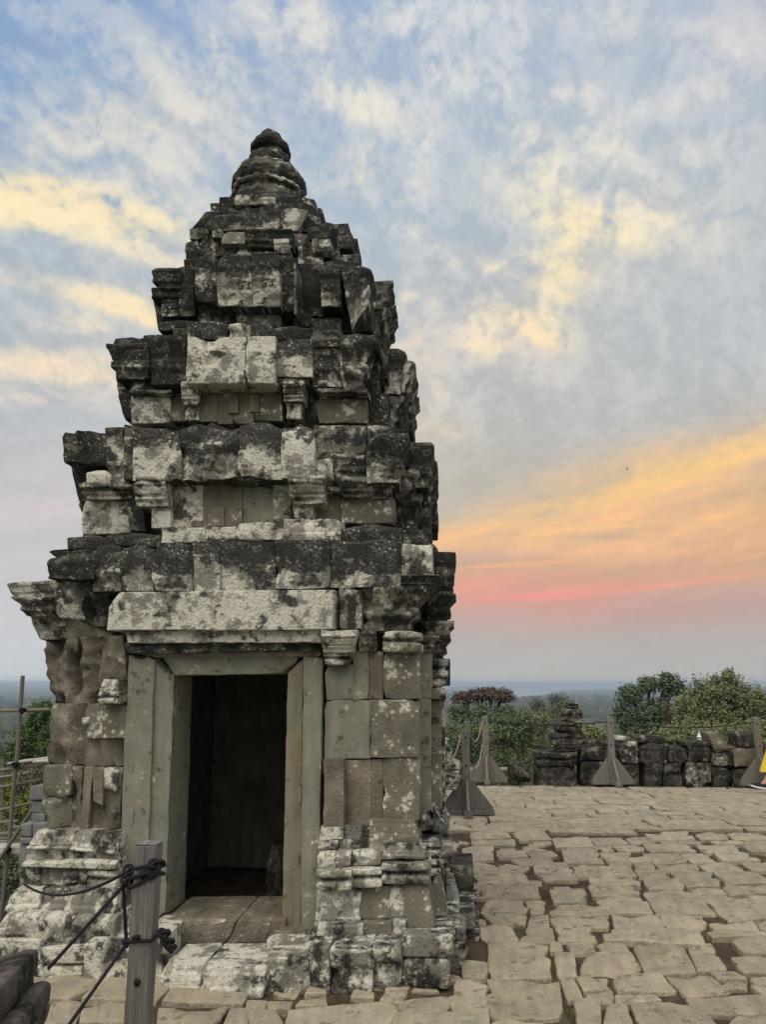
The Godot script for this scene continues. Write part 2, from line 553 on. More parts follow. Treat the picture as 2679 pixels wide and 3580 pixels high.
	M.bamboo = wood_material(Color(0.2, 0.175, 0.13), Color(0.32, 0.29, 0.23), 21)
	M.plank = wood_material(Color(0.5, 0.47, 0.42), Color(0.68, 0.65, 0.59), 25)
	M.rope = plain(Color(0.022, 0.02, 0.024), 0.9)
	M.cord = plain(Color(0.3, 0.27, 0.2), 0.9)
	M.bark = plain(Color(0.075, 0.062, 0.05), 0.95)
	M.bark2 = plain(Color(0.16, 0.15, 0.14), 0.95)
	M.white = plain(Color(0.75, 0.75, 0.73), 0.6)
# ------------------------------------------------------------------ the shrine
var shrine: Node3D
var flank := []

func block(w: String, r: Array, d: float, mat: String, o := {}) -> MeshInstance3D:   # r: x0, y0, x1, y1 in window w, or the four corners
	var q := []
	if r.size() == 4:
		for c in [[0, 1], [2, 1], [2, 3], [0, 3]]: q.append(on_depth(w, r[c[0]], r[c[1]], d))
	else:
		for i in 4: q.append(on_depth(w, r[i * 2], r[i * 2 + 1], d))
	o = o.duplicate()
	o["round"] = float(o.get("round", 0.018)) * 0.42
	o["rough"] = float(o.get("rough", 0.009)) * 0.6
	var gap: float = o.get("gap", -0.002)
	var mid: Vector3 = (q[0] + q[1] + q[2] + q[3]) * 0.25
	for i in 4:
		var e: Vector3 = (q[i] - mid)
		q[i] = mid + e * clampf(1.0 - gap / maxf(0.05, e.length()), 0.8, 1.1)
	if mat == "T" or mat == "U": o["top"] = true
	if mat == "P" and rng.randf() < 0.4: mat = "Q"
	elif mat == "M" and rng.randf() < 0.4: mat = "R"
	elif mat == "N" and rng.randf() < 0.25: mat = "R"
	elif mat == "T" and rng.randf() < 0.3: mat = "U"
	var m := stone_mesh(q, Vector3(0, 0, -float(o.get("thick", 0.4))), o)
	return part(o.get("name", "stone_block"), m, M[mat], shrine)

func rows(w: String, list: Array, base := {}) -> void:   # [rect, depth, material, options]
	for b in list:
		var o: Dictionary = base.duplicate()
		if b.size() > 3: o.merge(b[3], true)
		block(w, b[0], b[1], b[2], o)

func slab(x0: float, x1: float, y0: float, y1: float, z0: float, z1: float, mat: String, o := {}) -> void:
	if mat == "T" or mat == "U": o["top"] = true
	part(o.get("name", "stone_block"), stone_mesh([Vector3(x0, y1, z1), Vector3(x1, y1, z1), Vector3(x1, y0, z1), Vector3(x0, y0, z1)], Vector3(0, 0, z0 - z1), o), M[mat], shrine)

func side_course(x: float, out: float, y0: float, y1: float, z_front: float, z_back: float, mats: Array, o := {}) -> void:   # a course of blocks along one flank; out: +1 faces right, -1 left
	var z := z_front
	while z > z_back + 0.12:
		var l := minf(rng.randf_range(0.28, 0.6), z - z_back)
		if z - l - z_back < 0.2: l = z - z_back
		var q := [Vector3(x, y1, z), Vector3(x, y1, z - l + 0.008), Vector3(x, y0, z - l + 0.008), Vector3(x, y0, z)]
		if out < 0: q = [q[1], q[0], q[3], q[2]]
		var oo: Dictionary = o.duplicate()
		var mt: String = mats[rng.randi() % mats.size()]
		if mt == "T" or mt == "U": oo["top"] = true
		oo.erase("top")
		flank.append(stone_mesh(q, Vector3(-out * 0.32, 0, 0), oo))
		z -= l

func build_shrine() -> void:
	shrine = thing("stone_shrine", "tall weathered sandstone shrine tower with a black doorway", "tower")
	# --- crown: cap, ring, lotus
	var az := -6.45
	var c := on_depth("A", 808, 460, -az)
	var up := func(y: float) -> float: return on_depth("A", 808, y, -az).y - c.y
	var wid := func(px: float) -> float: return (on_depth("A", 808 + px, 300, -az) - on_depth("A", 808, 300, -az)).x
	var turned := func(called: String, lev: Array, rough: float, petals: int, petal: float, mat: String) -> void:
		var l := []
		for e in lev: l.append([up.call(e[0]), wid.call(e[1])])
		part(called, lathe_mesh(l, c, 96, rough, petals, petal), M[mat], shrine)
	turned.call("finial_cap", [[60, 20], [66, 40], [90, 62], [125, 84], [150, 95], [156, 116], [180, 124], [200, 120], [206, 98], [222, 95]], 0.026, 8, 0.04, "K")
	turned.call("finial_ring", [[215, 95], [226, 118], [250, 130], [285, 134], [305, 127], [312, 110], [330, 108]], 0.026, 12, 0.06, "K")
	turned.call("lotus_bulb", [[318, 110], [326, 158], [340, 190], [370, 214], [405, 224], [440, 220], [460, 206], [470, 188]], 0.035, 16, 0.1, "N")
	turned.call("lotus_ring", [[462, 190], [468, 226], [482, 232], [494, 226], [500, 205], [560, 225], [620, 240]], 0.026, 24, 0.05, "N")
	var U := {"thick": 0.34, "rough": 0.009, "round": 0.02, "chips": 3, "chip": 0.7}
	# --- fifth tier
	rows("A", [
		[[430, 515, 575, 585], 6.1, "K"], [[490, 474, 600, 562], 6.15, "K"], [[585, 458, 735, 525], 6.05, "N"], [[735, 470, 852, 520], 6.05, "P"],
		[[852, 458, 1015, 550], 6.08, "K"], [[1000, 480, 1105, 585], 6.15, "N"], [[1085, 540, 1150, 640], 6.3, "K"],
		[[470, 540, 880, 540, 880, 690, 395, 690], 5.92, "U", {"profile": 4, "out": 0.1, "rough": 0.02}],
		[[885, 532, 1060, 560, 1000, 695, 885, 695], 5.95, "P"], [[965, 545, 1110, 600, 1170, 700, 965, 700], 6.0, "N"],
		[[400, 570, 500, 560, 470, 690, 300, 690], 6.1, "K"], [[440, 640, 505, 735], 5.88, "N"],
		[[297, 676, 415, 745], 5.95, "N"], [[395, 690, 520, 760], 5.98, "K"], [[505, 700, 657, 775], 5.82, "P"], [[655, 693, 962, 800], 5.8, "U", {"profile": 1, "out": 0.04}],
		[[960, 710, 1065, 795], 5.86, "N"], [[1055, 660, 1215, 752], 5.9, "K"], [[1085, 742, 1205, 830], 5.84, "N"],
		[[1165, 636, 1218, 740], 6.1, "K"], [[1212, 676, 1255, 800], 6.15, "K"], [[1248, 698, 1345, 805], 6.1, "U"], [[1335, 740, 1378, 910], 6.3, "K"],
		[[265, 757, 350, 825], 5.95, "N"], [[345, 745, 535, 855], 5.95, "K"], [[525, 780, 615, 858], 5.88, "N"], [[608, 790, 860, 865], 5.9, "P", {"profile": 2, "out": 0.03}],
		[[850, 765, 948, 868], 5.82, "P", {"profile": 7, "out": 0.05}], [[945, 790, 1005, 870], 5.95, "K"], [[272, 822, 350, 885], 5.92, "K"], [[262, 875, 340, 945], 5.9, "N"],
		[[998, 780, 1155, 945], 5.9, "N", {"profile": 5, "out": 0.03}], [[1150, 800, 1262, 935], 5.98, "K"], [[1245, 845, 1382, 945], 6.05, "N"]], U)
	# --- fourth tier
	rows("A", [
		[[52, 945, 242, 1065], 5.62, "U", {"profile": 1, "out": 0.04, "side": -1}], [[60, 1062, 245, 1135], 5.68, "K", {"profile": 3, "out": 0.03}], [[120, 1132, 262, 1245], 5.72, "N", {"profile": 7, "out": 0.05}],
		[[52, 1085, 128, 1085, 128, 1325, 95, 1325], 5.85, "K"], [[236, 940, 335, 1245], 5.68, "K", {"profile": 7, "out": 0.05}], [[338, 868, 476, 1150], 5.58, "N", {"profile": 1, "out": 0.05}],
		[[478, 866, 705, 1180], 5.56, "U", {"profile": 7, "out": 0.05}], [[707, 850, 882, 1182], 5.56, "U", {"profile": 7, "out": 0.05}], [[880, 868, 988, 1215], 5.62, "K"],
		[[968, 900, 985, 1225], 5.5, "N"], [[985, 945, 1148, 1235], 5.74, "K", {"gouge": 0.06}], [[1146, 935, 1272, 1182], 5.6, "U", {"profile": 7, "out": 0.06}],
		[[1272, 935, 1476, 945, 1470, 1130, 1345, 1335], 5.6, "U", {"profile": 1, "out": 0.05, "side": 1}], [[1290, 1150, 1470, 1110, 1475, 1340, 1370, 1340], 5.75, "K"],
		[[1470, 1140, 1552, 1150, 1572, 1420, 1478, 1420], 6.2, "N", {"profile": 7, "out": 0.04, "side": 1}],
		[[255, 1236, 335, 1290], 5.72, "K"], [[330, 1180, 432, 1292], 5.74, "N"], [[430, 1178, 598, 1285], 5.72, "N"], [[596, 1182, 886, 1312], 5.7, "P"],
		[[620, 1230, 665, 1275], 5.69, "P", {"thick": 0.06, "chips": 0, "rough": 0.004}], [[715, 1230, 765, 1275], 5.69, "P", {"thick": 0.06, "chips": 0, "rough": 0.004}],
		[[884, 1200, 985, 1295], 5.82, "K"], [[962, 1228, 1080, 1305], 5.7, "U"], [[1075, 1255, 1282, 1345], 5.68, "U"],
		[[95, 1250, 375, 1335], 5.62, "K", {"profile": 4, "out": 0.05}], [[282, 1298, 376, 1385], 5.5, "N"], [[374, 1282, 548, 1380], 5.48, "U"], [[548, 1268, 692, 1375], 5.45, "P", {"profile": 4, "out": 0.04}],
		[[690, 1272, 835, 1375], 5.46, "U", {"profile": 4, "out": 0.05}], [[828, 1285, 1085, 1390], 5.46, "K", {"profile": 4, "out": 0.05}], [[1080, 1325, 1285, 1405], 5.48, "K"], [[1280, 1335, 1492, 1420], 5.5, "U", {"profile": 4, "out": 0.05}],
		[[0, 1340, 195, 1420], 5.56, "K", {"profile": 4, "out": 0.05}], [[190, 1318, 290, 1405], 5.54, "K"]], U)
	# --- third tier
	rows("B", [
		[[250, 92, 412, 148], 5.45, "K"], [[232, 130, 402, 262], 5.42, "U", {"profile": 1, "out": 0.06, "side": -1}], [[250, 245, 330, 245, 330, 430, 300, 430], 5.6, "K", {"gouge": 0.04}], [[320, 255, 420, 325], 5.5, "K", {"gouge": 0.05}],
		[[408, 98, 552, 285], 5.4, "K", {"profile": 1, "out": 0.07}], [[553, 90, 791, 286], 5.36, "P", {"profile": 2, "out": 0.03, "rough": 0.005}], [[794, 88, 913, 286], 5.36, "P", {"profile": 2, "out": 0.03, "rough": 0.005}],
		[[606, 145, 790, 232], 5.345, "P", {"thick": 0.1, "round": 0.03, "chips": 0, "name": "carved_panel"}], [[800, 145, 908, 232], 5.345, "P", {"thick": 0.1, "round": 0.03, "chips": 0, "name": "carved_panel"}],
		[[912, 98, 1064, 255], 5.37, "T"], [[930, 230, 1052, 290], 5.42, "N", {"profile": 5, "out": 0.03}], [[1062, 100, 1182, 295], 5.44, "N", {"profile": 1, "out": 0.08}],
		[[1180, 118, 1318, 318], 5.42, "N", {"profile": 1, "out": 0.09, "side": 1}], [[1060, 82, 1335, 132], 5.36, "K", {"profile": 4, "out": 0.05}],
		[[1318, 128, 1370, 262], 5.7, "K"], [[1355, 148, 1446, 325], 5.85, "U", {"profile": 1, "out": 0.05, "side": 1}], [[1365, 300, 1448, 490], 5.95, "K", {"profile": 7, "out": 0.03}], [[1440, 205, 1474, 485], 6.3, "K", {"profile": 5, "out": 0.02, "side": 1}],
		[[1290, 318, 1372, 480], 5.62, "K"],
		[[322, 318, 486, 442], 5.52, "P"], [[484, 318, 546, 435], 5.56, "B"], [[535, 283, 602, 370], 5.46, "P", {"profile": 7, "out": 0.06, "name": "pilaster_capital"}], [[546, 366, 600, 430], 5.5, "P", {"name": "pilaster"}],
		[[602, 288, 677, 438], 5.52, "B", {"rough": 0.004}], [[676, 292, 738, 445], 5.525, "B", {"rough": 0.004}], [[738, 292, 822, 445], 5.52, "B", {"rough": 0.004}], [[722, 328, 760, 400], 5.5, "B", {"thick": 0.05, "chips": 0, "rough": 0.002, "round": 0.006, "name": "carved_panel"}],
		[[820, 292, 940, 435], 5.525, "S"], [[806, 325, 846, 395], 5.505, "B", {"thick": 0.05, "chips": 0, "rough": 0.002, "round": 0.006, "name": "carved_panel"}],
		[[948, 282, 1028, 355], 5.44, "P", {"profile": 7, "out": 0.06, "name": "pilaster_capital"}], [[956, 352, 1018, 425], 5.48, "P", {"name": "pilaster"}], [[1014, 300, 1088, 436], 5.6, "N"], [[1084, 316, 1284, 442], 5.52, "S"]], {"thick": 0.4, "rough": 0.011, "round": 0.022})
	# --- second tier
	rows("B", [
		[[52, 474, 236, 605], 5.3, "K", {"gouge": 0.05}], [[72, 600, 150, 600, 150, 760, 110, 760], 5.45, "K"], [[138, 622, 242, 700], 5.28, "P", {"profile": 4, "out": 0.05}], [[228, 468, 302, 690], 5.3, "N", {"profile": 1, "out": 0.05}],
		[[292, 446, 348, 672], 5.2, "N"], [[330, 464, 527, 676], 5.18, "T"], [[525, 430, 762, 672], 5.18, "U", {"gouge": 0.045, "profile": 4, "out": 0.05}], [[758, 428, 942, 672], 5.18, "U", {"profile": 4, "out": 0.05}],
		[[936, 436, 1075, 668], 5.16, "T", {"profile": 4, "out": 0.05}], [[1070, 452, 1285, 585], 5.22, "N"], [[1142, 575, 1292, 668], 5.24, "N", {"profile": 1, "out": 0.05}], [[1285, 500, 1458, 685], 5.2, "U", {"profile": 1, "out": 0.08, "side": 1}],
		[[1066, 580, 1146, 668], 5.2, "P"], [[1452, 538, 1560, 705], 5.6, "U", {"profile": 1, "out": 0.05, "side": 1}], [[1400, 640, 1500, 760], 5.5, "N", {"profile": 1, "out": 0.06, "side": 1}], [[1490, 700, 1545, 905], 5.8, "K", {"profile": 5, "out": 0.02}], [[1540, 600, 1574, 880], 6.2, "K", {"profile": 5, "out": 0.02, "side": 1}],
		[[115, 690, 322, 752], 5.3, "P", {"profile": 1, "out": 0.05, "side": -1}], [[124, 750, 326, 895], 5.36, "P"], [[318, 685, 382, 880], 5.36, "N", {"profile": 7, "out": 0.05}],
		[[345, 672, 474, 782], 5.24, "P", {"profile": 7, "out": 0.07, "name": "pilaster_capital"}], [[404, 775, 484, 870], 5.28, "P", {"name": "pilaster"}],
		[[484, 673, 617, 868], 5.34, "P"], [[555, 740, 617, 866], 5.345, "B"], [[616, 673, 777, 868], 5.35, "B"], [[636, 786, 702, 864], 5.335, "B", {"thick": 0.06, "chips": 0, "rough": 0.003, "round": 0.006, "name": "carved_panel"}],
		[[777, 671, 906, 862], 5.37, "G", {"gouge": 0.03}], [[902, 671, 978, 838], 5.33, "P"], [[975, 666, 1114, 772], 5.22, "P", {"profile": 7, "out": 0.07, "name": "pilaster_capital"}], [[984, 765, 1068, 835], 5.26, "P", {"name": "pilaster"}],
		[[1064, 716, 1180, 840], 5.38, "S"], [[1112, 668, 1184, 724], 5.3, "N", {"profile": 1, "out": 0.05}], [[1180, 678, 1402, 745], 5.3, "N", {"profile": 1, "out": 0.06, "side": 1}], [[1180, 742, 1395, 850], 5.36, "S"], [[1392, 758, 1492, 880], 5.6, "K"],
		[[62, 892, 228, 955], 5.22, "U", {"profile": 4, "out": 0.04}], [[222, 884, 444, 945], 5.18, "U", {"profile": 4, "out": 0.04}], [[442, 866, 627, 930], 5.16, "P"], [[626, 866, 748, 915], 5.16, "P"], [[748, 848, 948, 920], 5.14, "P", {"gouge": 0.02}],
		[[946, 833, 1180, 925], 5.14, "P", {"profile": 2, "out": 0.04}], [[1175, 848, 1428, 930], 5.16, "U", {"profile": 4, "out": 0.05}], [[1425, 878, 1532, 945], 5.35, "N"]], {"thick": 0.45, "rough": 0.01, "round": 0.02})
	rows("B", [
		[[1085, 302, 1290, 324], 5.42, "N"], [[1180, 662, 1400, 686], 5.24, "M"], [[345, 662, 480, 678], 5.19, "P"], [[975, 655, 1116, 672], 5.17, "P"], [[118, 690, 330, 708], 5.25, "M"], [[538, 275, 606, 290], 5.42, "P"], [[946, 272, 1030, 288], 5.4, "P"],
		[[322, 308, 490, 326], 5.47, "M"], [[604, 282, 780, 298], 5.43, "P"], [[784, 282, 936, 298], 5.43, "M"], [[484, 666, 700, 682], 5.27, "P"], [[704, 666, 978, 680], 5.27, "M"], [[1060, 700, 1180, 722], 5.3, "M"], [[1400, 742, 1500, 766], 5.52, "N"]], {"thick": 0.3, "profile": 3, "out": 0.025, "round": 0.01, "rough": 0.006, "chips": 3, "chip": 0.5, "name": "moulding"})
	# --- main cornice and lintel
	rows("C", [
		[[262, 140, 400, 132, 565, 135, 520, 312], 5.08, "K"], [[265, 155, 560, 125, 540, 305, 275, 305], 5.0, "K", {"gouge": 0.03, "profile": 4, "out": 0.06}], [[522, 108, 700, 375], 5.0, "U", {"gouge": 0.03}], [[690, 100, 884, 376], 4.99, "U", {"profile": 4, "out": 0.05}],
		[[882, 98, 1114, 380], 4.97, "U", {"profile": 2, "out": 0.02}], [[1116, 84, 1268, 382], 4.96, "T"], [[1270, 74, 1592, 380], 4.98, "U", {"gouge": 0.02}],
		[[34, 330, 335, 312, 335, 420, 60, 412], 5.14, "M", {"profile": 2, "out": -0.03}], [[62, 408, 335, 416, 335, 530, 158, 522], 5.16, "N", {"profile": 1, "out": 0.06}], [[180, 520, 400, 520, 400, 650, 205, 658], 5.2, "M", {"gouge": 0.03}], [[380, 520, 640, 520, 640, 640, 380, 650], 5.16, "B", {"gouge": 0.06}],
		[[320, 300, 480, 280, 480, 540, 320, 540], 5.12, "M", {"gouge": 0.05}], [[470, 285, 640, 270, 645, 590, 470, 560], 5.12, "K", {"gouge": 0.1}],
		[[250, 655, 450, 650, 445, 1025, 312, 1025], 5.2, "B", {"gouge": 0.09, "cell": 0.02}], [[435, 640, 590, 640, 590, 1025, 435, 1025], 5.17, "B", {"gouge": 0.08, "cell": 0.02}], [[585, 632, 722, 630, 745, 1028, 585, 1028], 5.12, "B", {"gouge": 0.06, "cell": 0.02}],
		[[595, 885, 680, 960], 5.07, "P", {"thick": 0.12, "profile": 2, "out": 0.05, "name": "colonette_stump"}], [[580, 955, 695, 1027], 5.06, "P", {"thick": 0.12, "profile": 5, "out": 0.04, "name": "colonette_stump"}]], {"thick": 0.5, "rough": 0.012, "round": 0.022})
	rows("S", [
		[[387, 2070, 1180, 2061, 1171, 2202, 372, 2203], 4.93, "P", {"rough": 0.008, "round": 0.02, "chips": 6, "name": "lintel"}],
		[[428, 2204, 1130, 2203, 1128, 2246, 436, 2248], 4.99, "P", {"chips": 8, "name": "lintel_band"}],
		[[434, 2247, 1124, 2240, 1120, 2274, 440, 2284], 5.03, "U", {"gouge": 0.05, "chips": 10, "cell": 0.03, "name": "lintel_band"}]], {"thick": 0.4})
	rows("D", [
		[[128, 96, 528, 452], 4.96, "T"], [[530, 108, 1042, 442], 4.97, "U", {"rough": 0.014}], [[1040, 124, 1264, 362], 5.0, "P"], [[1262, 190, 1436, 500], 5.55, "K", {"profile": 7, "out": 0.04, "side": 1}],
		[[592, 450, 752, 752], 4.97, "M"], [[748, 448, 880, 758], 5.12, "M", {"profile": 1, "out": 0.1}], [[846, 442, 1242, 760], 5.1, "M", {"profile": 1, "out": 0.13, "side": 1, "rough": 0.007}], [[1038, 358, 1322, 452], 4.99, "U", {"profile": 1, "out": 0.06, "side": 1}],
		[[1230, 480, 1438, 700], 5.5, "K", {"profile": 1, "out": 0.08, "side": 1}], [[1190, 690, 1425, 830], 5.5, "M", {"profile": 1, "out": 0.06, "side": 1}],
		[[475, 758, 736, 758, 690, 915, 480, 915], 4.99, "P", {"profile": 7, "out": 0.09, "rough": 0.006, "name": "pilaster_capital"}], [[482, 912, 690, 912, 650, 1005, 494, 1005], 5.04, "P", {"profile": 5, "out": 0.04, "name": "pilaster_capital"}],
		[[494, 1000, 692, 1256], 5.12, "G", {"gouge": 0.03}], [[690, 905, 802, 1256], 5.13, "G", {"gouge": 0.02}], [[800, 900, 912, 1250], 5.16, "B"], [[735, 758, 862, 905], 5.1, "M", {"profile": 1, "out": 0.06}], [[860, 765, 914, 1030], 5.32, "B"],
		[[914, 764, 1190, 906], 5.08, "P", {"profile": 5, "out": 0.06, "side": 1, "name": "pilaster_capital"}], [[914, 904, 1176, 1252], 5.13, "S", {"rough": 0.005}],
		[[1180, 912, 1262, 1252], 5.4, "G"], [[1188, 788, 1322, 912], 5.38, "M", {"profile": 1, "out": 0.07, "side": 1}], [[1258, 798, 1400, 962], 5.55, "M", {"profile": 1, "out": 0.06, "side": 1}], [[1264, 958, 1378, 1100], 5.55, "M", {"profile": 5, "out": 0.05, "side": 1, "gouge": 0.02}], [[1264, 1095, 1365, 1250], 5.55, "M", {"profile": 5, "out": 0.04, "side": 1}], [[1355, 960, 1392, 1150], 6.1, "K"]], {"thick": 0.45, "rough": 0.009, "round": 0.018, "chip": 0.55})
	# --- right wall
	rows("F", [
		[[296, 108, 652, 556], 5.13, "G", {"gouge": 0.012, "rough": 0.007}], [[653, 105, 1030, 546], 5.12, "S", {"gouge": 0.01, "rough": 0.006}], [[1034, 100, 1116, 512], 5.4, "G"], [[1114, 108, 1192, 502], 5.55, "B"], [[1190, 100, 1228, 565], 5.9, "M"],
		[[288, 564, 446, 1096], 5.06, "B", {"gouge": 0.02}], [[444, 566, 656, 1082], 5.14, "B", {"gouge": 0.015}], [[654, 560, 746, 1052], 5.15, "B"], [[748, 552, 1030, 1032], 5.14, "S", {"rough": 0.005}],
		[[1034, 512, 1118, 972], 5.4, "G"], [[1116, 500, 1202, 942], 5.55, "S"], [[1198, 560, 1228, 1000], 5.9, "M"],
		[[256, 1094, 442, 1184], 5.02, "P"], [[440, 1080, 652, 1192], 5.09, "M"], [[650, 1032, 1030, 1205], 5.08, "S", {"profile": 2, "out": 0.03, "side": 1}], [[1034, 970, 1134, 1112], 5.35, "M", {"profile": 2, "out": 0.04, "side": 1}], [[1130, 940, 1218, 1105], 5.5, "M", {"profile": 2, "out": 0.05, "side": 1}], [[1200, 930, 1262, 1120], 5.8, "M", {"profile": 2, "out": 0.05, "side": 1}]], {"thick": 0.45, "round": 0.014, "chip": 0.5})
	# --- right foot mouldings
	rows("H", [
		[[395, 108, 520, 176], 5.0, "P", {"profile": 3, "out": 0.02}], [[518, 104, 724, 170], 5.04, "P"], [[722, 122, 1078, 222], 5.04, "P", {"profile": 2, "out": 0.05, "side": 1}], [[1050, 110, 1180, 200], 5.3, "M", {"profile": 5, "out": 0.05, "side": 1}], [[1150, 150, 1255, 260], 5.5, "M", {"profile": 3, "out": 0.06, "side": 1}],
		[[392, 172, 604, 286], 4.98, "P", {"profile": 3, "out": 0.04}], [[600, 168, 795, 270], 4.99, "P", {"profile": 3, "out": 0.04, "side": 1}], [[795, 218, 1100, 262], 5.06, "M"],
		[[388, 284, 612, 422], 4.94, "P", {"profile": 5, "out": 0.06}], [[608, 276, 804, 404], 4.96, "P", {"profile": 5, "out": 0.05, "side": 1}], [[798, 240, 1112, 378], 5.0, "M", {"profile": 5, "out": 0.06, "side": 1}], [[1075, 215, 1180, 330], 5.3, "M", {"profile": 5, "out": 0.06, "side": 1}], [[1240, 278, 1392, 505], 6.3, "W"],
		[[384, 420, 668, 655], 4.98, "P", {"profile": 6, "out": 0.1}], [[664, 400, 852, 650], 4.99, "S", {"profile": 6, "out": 0.09}], [[850, 385, 946, 645], 5.0, "M", {"profile": 6, "out": 0.08}], [[944, 376, 1185, 726], 4.98, "S", {"profile": 6, "out": 0.08, "side": 1}],
		[[1120, 300, 1262, 645], 5.3, "S", {"profile": 6, "out": 0.12, "side": 1}], [[1215, 430, 1335, 600], 5.65, "M", {"profile": 6, "out": 0.08, "side": 1}],
		[[370, 654, 682, 788], 4.84, "P", {"round": 0.03}], [[678, 636, 868, 760], 4.88, "S"], [[866, 626, 955, 735], 4.9, "P"], [[1180, 640, 1300, 735], 5.15, "P"], [[1295, 600, 1402, 690], 5.5, "M", {"gouge": 0.03}],
		[[42, 860, 330, 860, 330, 1135, 40, 1130], 4.62, "P", {"gouge": 0.03, "round": 0.05, "thick": 0.45}], [[322, 790, 466, 1140], 4.66, "M", {"round": 0.04}], [[60, 742, 330, 742, 330, 800, 60, 805], 4.9, "P", {"thick": 0.3}], [[474, 788, 746, 1148], 4.68, "M", {"profile": 5, "out": 0.04, "round": 0.03}], [[742, 766, 928, 1072], 4.74, "M", {"profile": 5, "out": 0.04, "round": 0.03}], [[918, 730, 1262, 862], 4.76, "M", {"round": 0.03, "gouge": 0.02}], [[918, 856, 1240, 1056], 4.78, "M", {"profile": 3, "out": 0.06, "side": 1, "round": 0.03}],
		[[740, 1066, 930, 1130], 4.86, "M"], [[930, 1052, 1100, 1115], 4.88, "M"], [[1090, 1052, 1262, 1108], 4.88, "M"],
		[[1215, 690, 1345, 880], 5.1, "M", {"gouge": 0.04, "profile": 3, "out": 0.05, "side": 1}], [[1225, 850, 1330, 1000], 5.05, "M", {"gouge": 0.04}], [[1330, 690, 1432, 870], 5.6, "M", {"gouge": 0.04}], [[1310, 505, 1418, 620], 6.0, "M"]], {"thick": 0.5, "round": 0.02, "rough": 0.008, "chips": 4, "chip": 0.6})
	# --- left wall and foot
	rows("E", [
		[[400, 262, 708, 258, 712, 772, 365, 775], 5.12, "B", {"gouge": 0.06, "cell": 0.03}], [[708, 262, 1052, 262, 1048, 542, 712, 545], 5.1, "S", {"gouge": 0.02}], [[714, 545, 1044, 540, 1030, 792, 710, 778], 5.12, "B", {"gouge": 0.06}], [[675, 372, 738, 432], 5.06, "P", {"thick": 0.08, "round": 0.02}],
		[[362, 768, 590, 772, 578, 1030, 352, 1035], 5.1, "S"], [[350, 1030, 578, 1030, 568, 1296, 338, 1290], 5.12, "S", {"gouge": 0.05}], [[588, 778, 692, 785, 668, 1310, 572, 1305], 5.13, "B", {"gouge": 0.05}], [[690, 785, 768, 790, 724, 1318, 664, 1315], 5.08, "B"], [[766, 792, 1008, 792, 995, 1326, 722, 1322], 5.12, "B", {"gouge": 0.03}],
		[[766, 796, 850, 800, 845, 1105, 758, 1075], 5.07, "B", {"thick": 0.1}], [[835, 796, 985, 796, 960, 990, 838, 950], 5.08, "P", {"thick": 0.1}],
		[[290, 1312, 625, 1308, 600, 1455, 255, 1452], 5.04, "P", {"profile": 6, "out": 0.06}], [[622, 1312, 994, 1325, 985, 1490, 600, 1462], 5.03, "P", {"profile": 6, "out": 0.05}],
		[[250, 1450, 605, 1460, 600, 1562, 200, 1565], 5.02, "P", {"gouge": 0.015}], [[600, 1478, 985, 1490, 975, 1562, 600, 1556], 5.02, "P"], [[205, 1558, 545, 1562, 540, 1618, 190, 1612], 4.98, "P", {"profile": 3, "out": 0.03}], [[540, 1552, 972, 1558, 968, 1632, 540, 1622], 4.97, "P", {"profile": 3, "out": 0.04}],
		[[300, 1618, 735, 1622, 735, 1756, 300, 1752], 5.02, "M", {"gouge": 0.05}], [[735, 1630, 978, 1636, 972, 1780, 735, 1776], 4.98, "P", {"profile": 5, "out": 0.04}], [[160, 1600, 300, 1610, 310, 1760, 180, 1760], 5.1, "M", {"gouge": 0.05}]], {"thick": 0.45, "rough": 0.01, "round": 0.02, "chip": 0.7})
	rows("G", [
		[[110, 195, 225, 180, 225, 325, 130, 320], 4.98, "M", {"gouge": 0.04}],
		[[72, 345, 240, 335, 236, 480, 34, 484], 4.94, "P", {"profile": 2, "out": 0.04}], [[30, 486, 236, 482, 230, 640, -30, 640], 4.84, "P", {"profile": 3, "out": 0.03, "gouge": 0.02}], [[238, 340, 400, 345, 388, 486, 232, 482], 4.94, "Q", {"profile": 2, "out": 0.04}], [[232, 484, 386, 488, 372, 664, 226, 660], 4.84, "P", {"profile": 3, "out": 0.03}], [[400, 340, 685, 350, 678, 500, 392, 488], 4.92, "P", {"profile": 2, "out": 0.05}], [[390, 490, 676, 502, 662, 690, 370, 688], 4.83, "Q", {"profile": 3, "out": 0.03}],
		[[-60, 638, 232, 640, 232, 760, -60, 760], 4.78, "P"], [[228, 688, 502, 690, 496, 780, 228, 782], 4.72, "P"], [[228, 780, 484, 784, 482, 852, 228, 854], 4.75, "P", {"profile": 3, "out": 0.03}], [[228, 850, 480, 852, 476, 978, 228, 975], 4.7, "P", {"profile": 3, "out": 0.03}], [[478, 660, 790, 660, 775, 992, 476, 990], 4.68, "P", {"round": 0.035}],
		[[-60, 770, 226, 770, 226, 980, -60, 980], 4.76, "P"], [[775, 630, 935, 640, 935, 985, 775, 985], 4.7, "P", {"round": 0.03}],
		[[926, 800, 1170, 792, 1148, 976, 926, 982], 4.6, "P", {"round": 0.05, "thick": 0.42, "profile": 2, "out": 0.03}], [[1176, 792, 1545, 800, 1526, 984, 1142, 980], 4.58, "P", {"round": 0.05, "thick": 0.42, "profile": 2, "out": 0.03}], [[1552, 802, 1680, 810, 1660, 985, 1532, 985], 4.6, "M", {"round": 0.06, "thick": 0.42}],
		[[925, 980, 1060, 1012], 4.74, "B"], [[1070, 982, 1480, 1014], 4.74, "B"], [[1490, 984, 1660, 1018], 4.76, "B"]], {"thick": 0.5, "round": 0.022, "rough": 0.008, "chips": 4, "chip": 0.6})
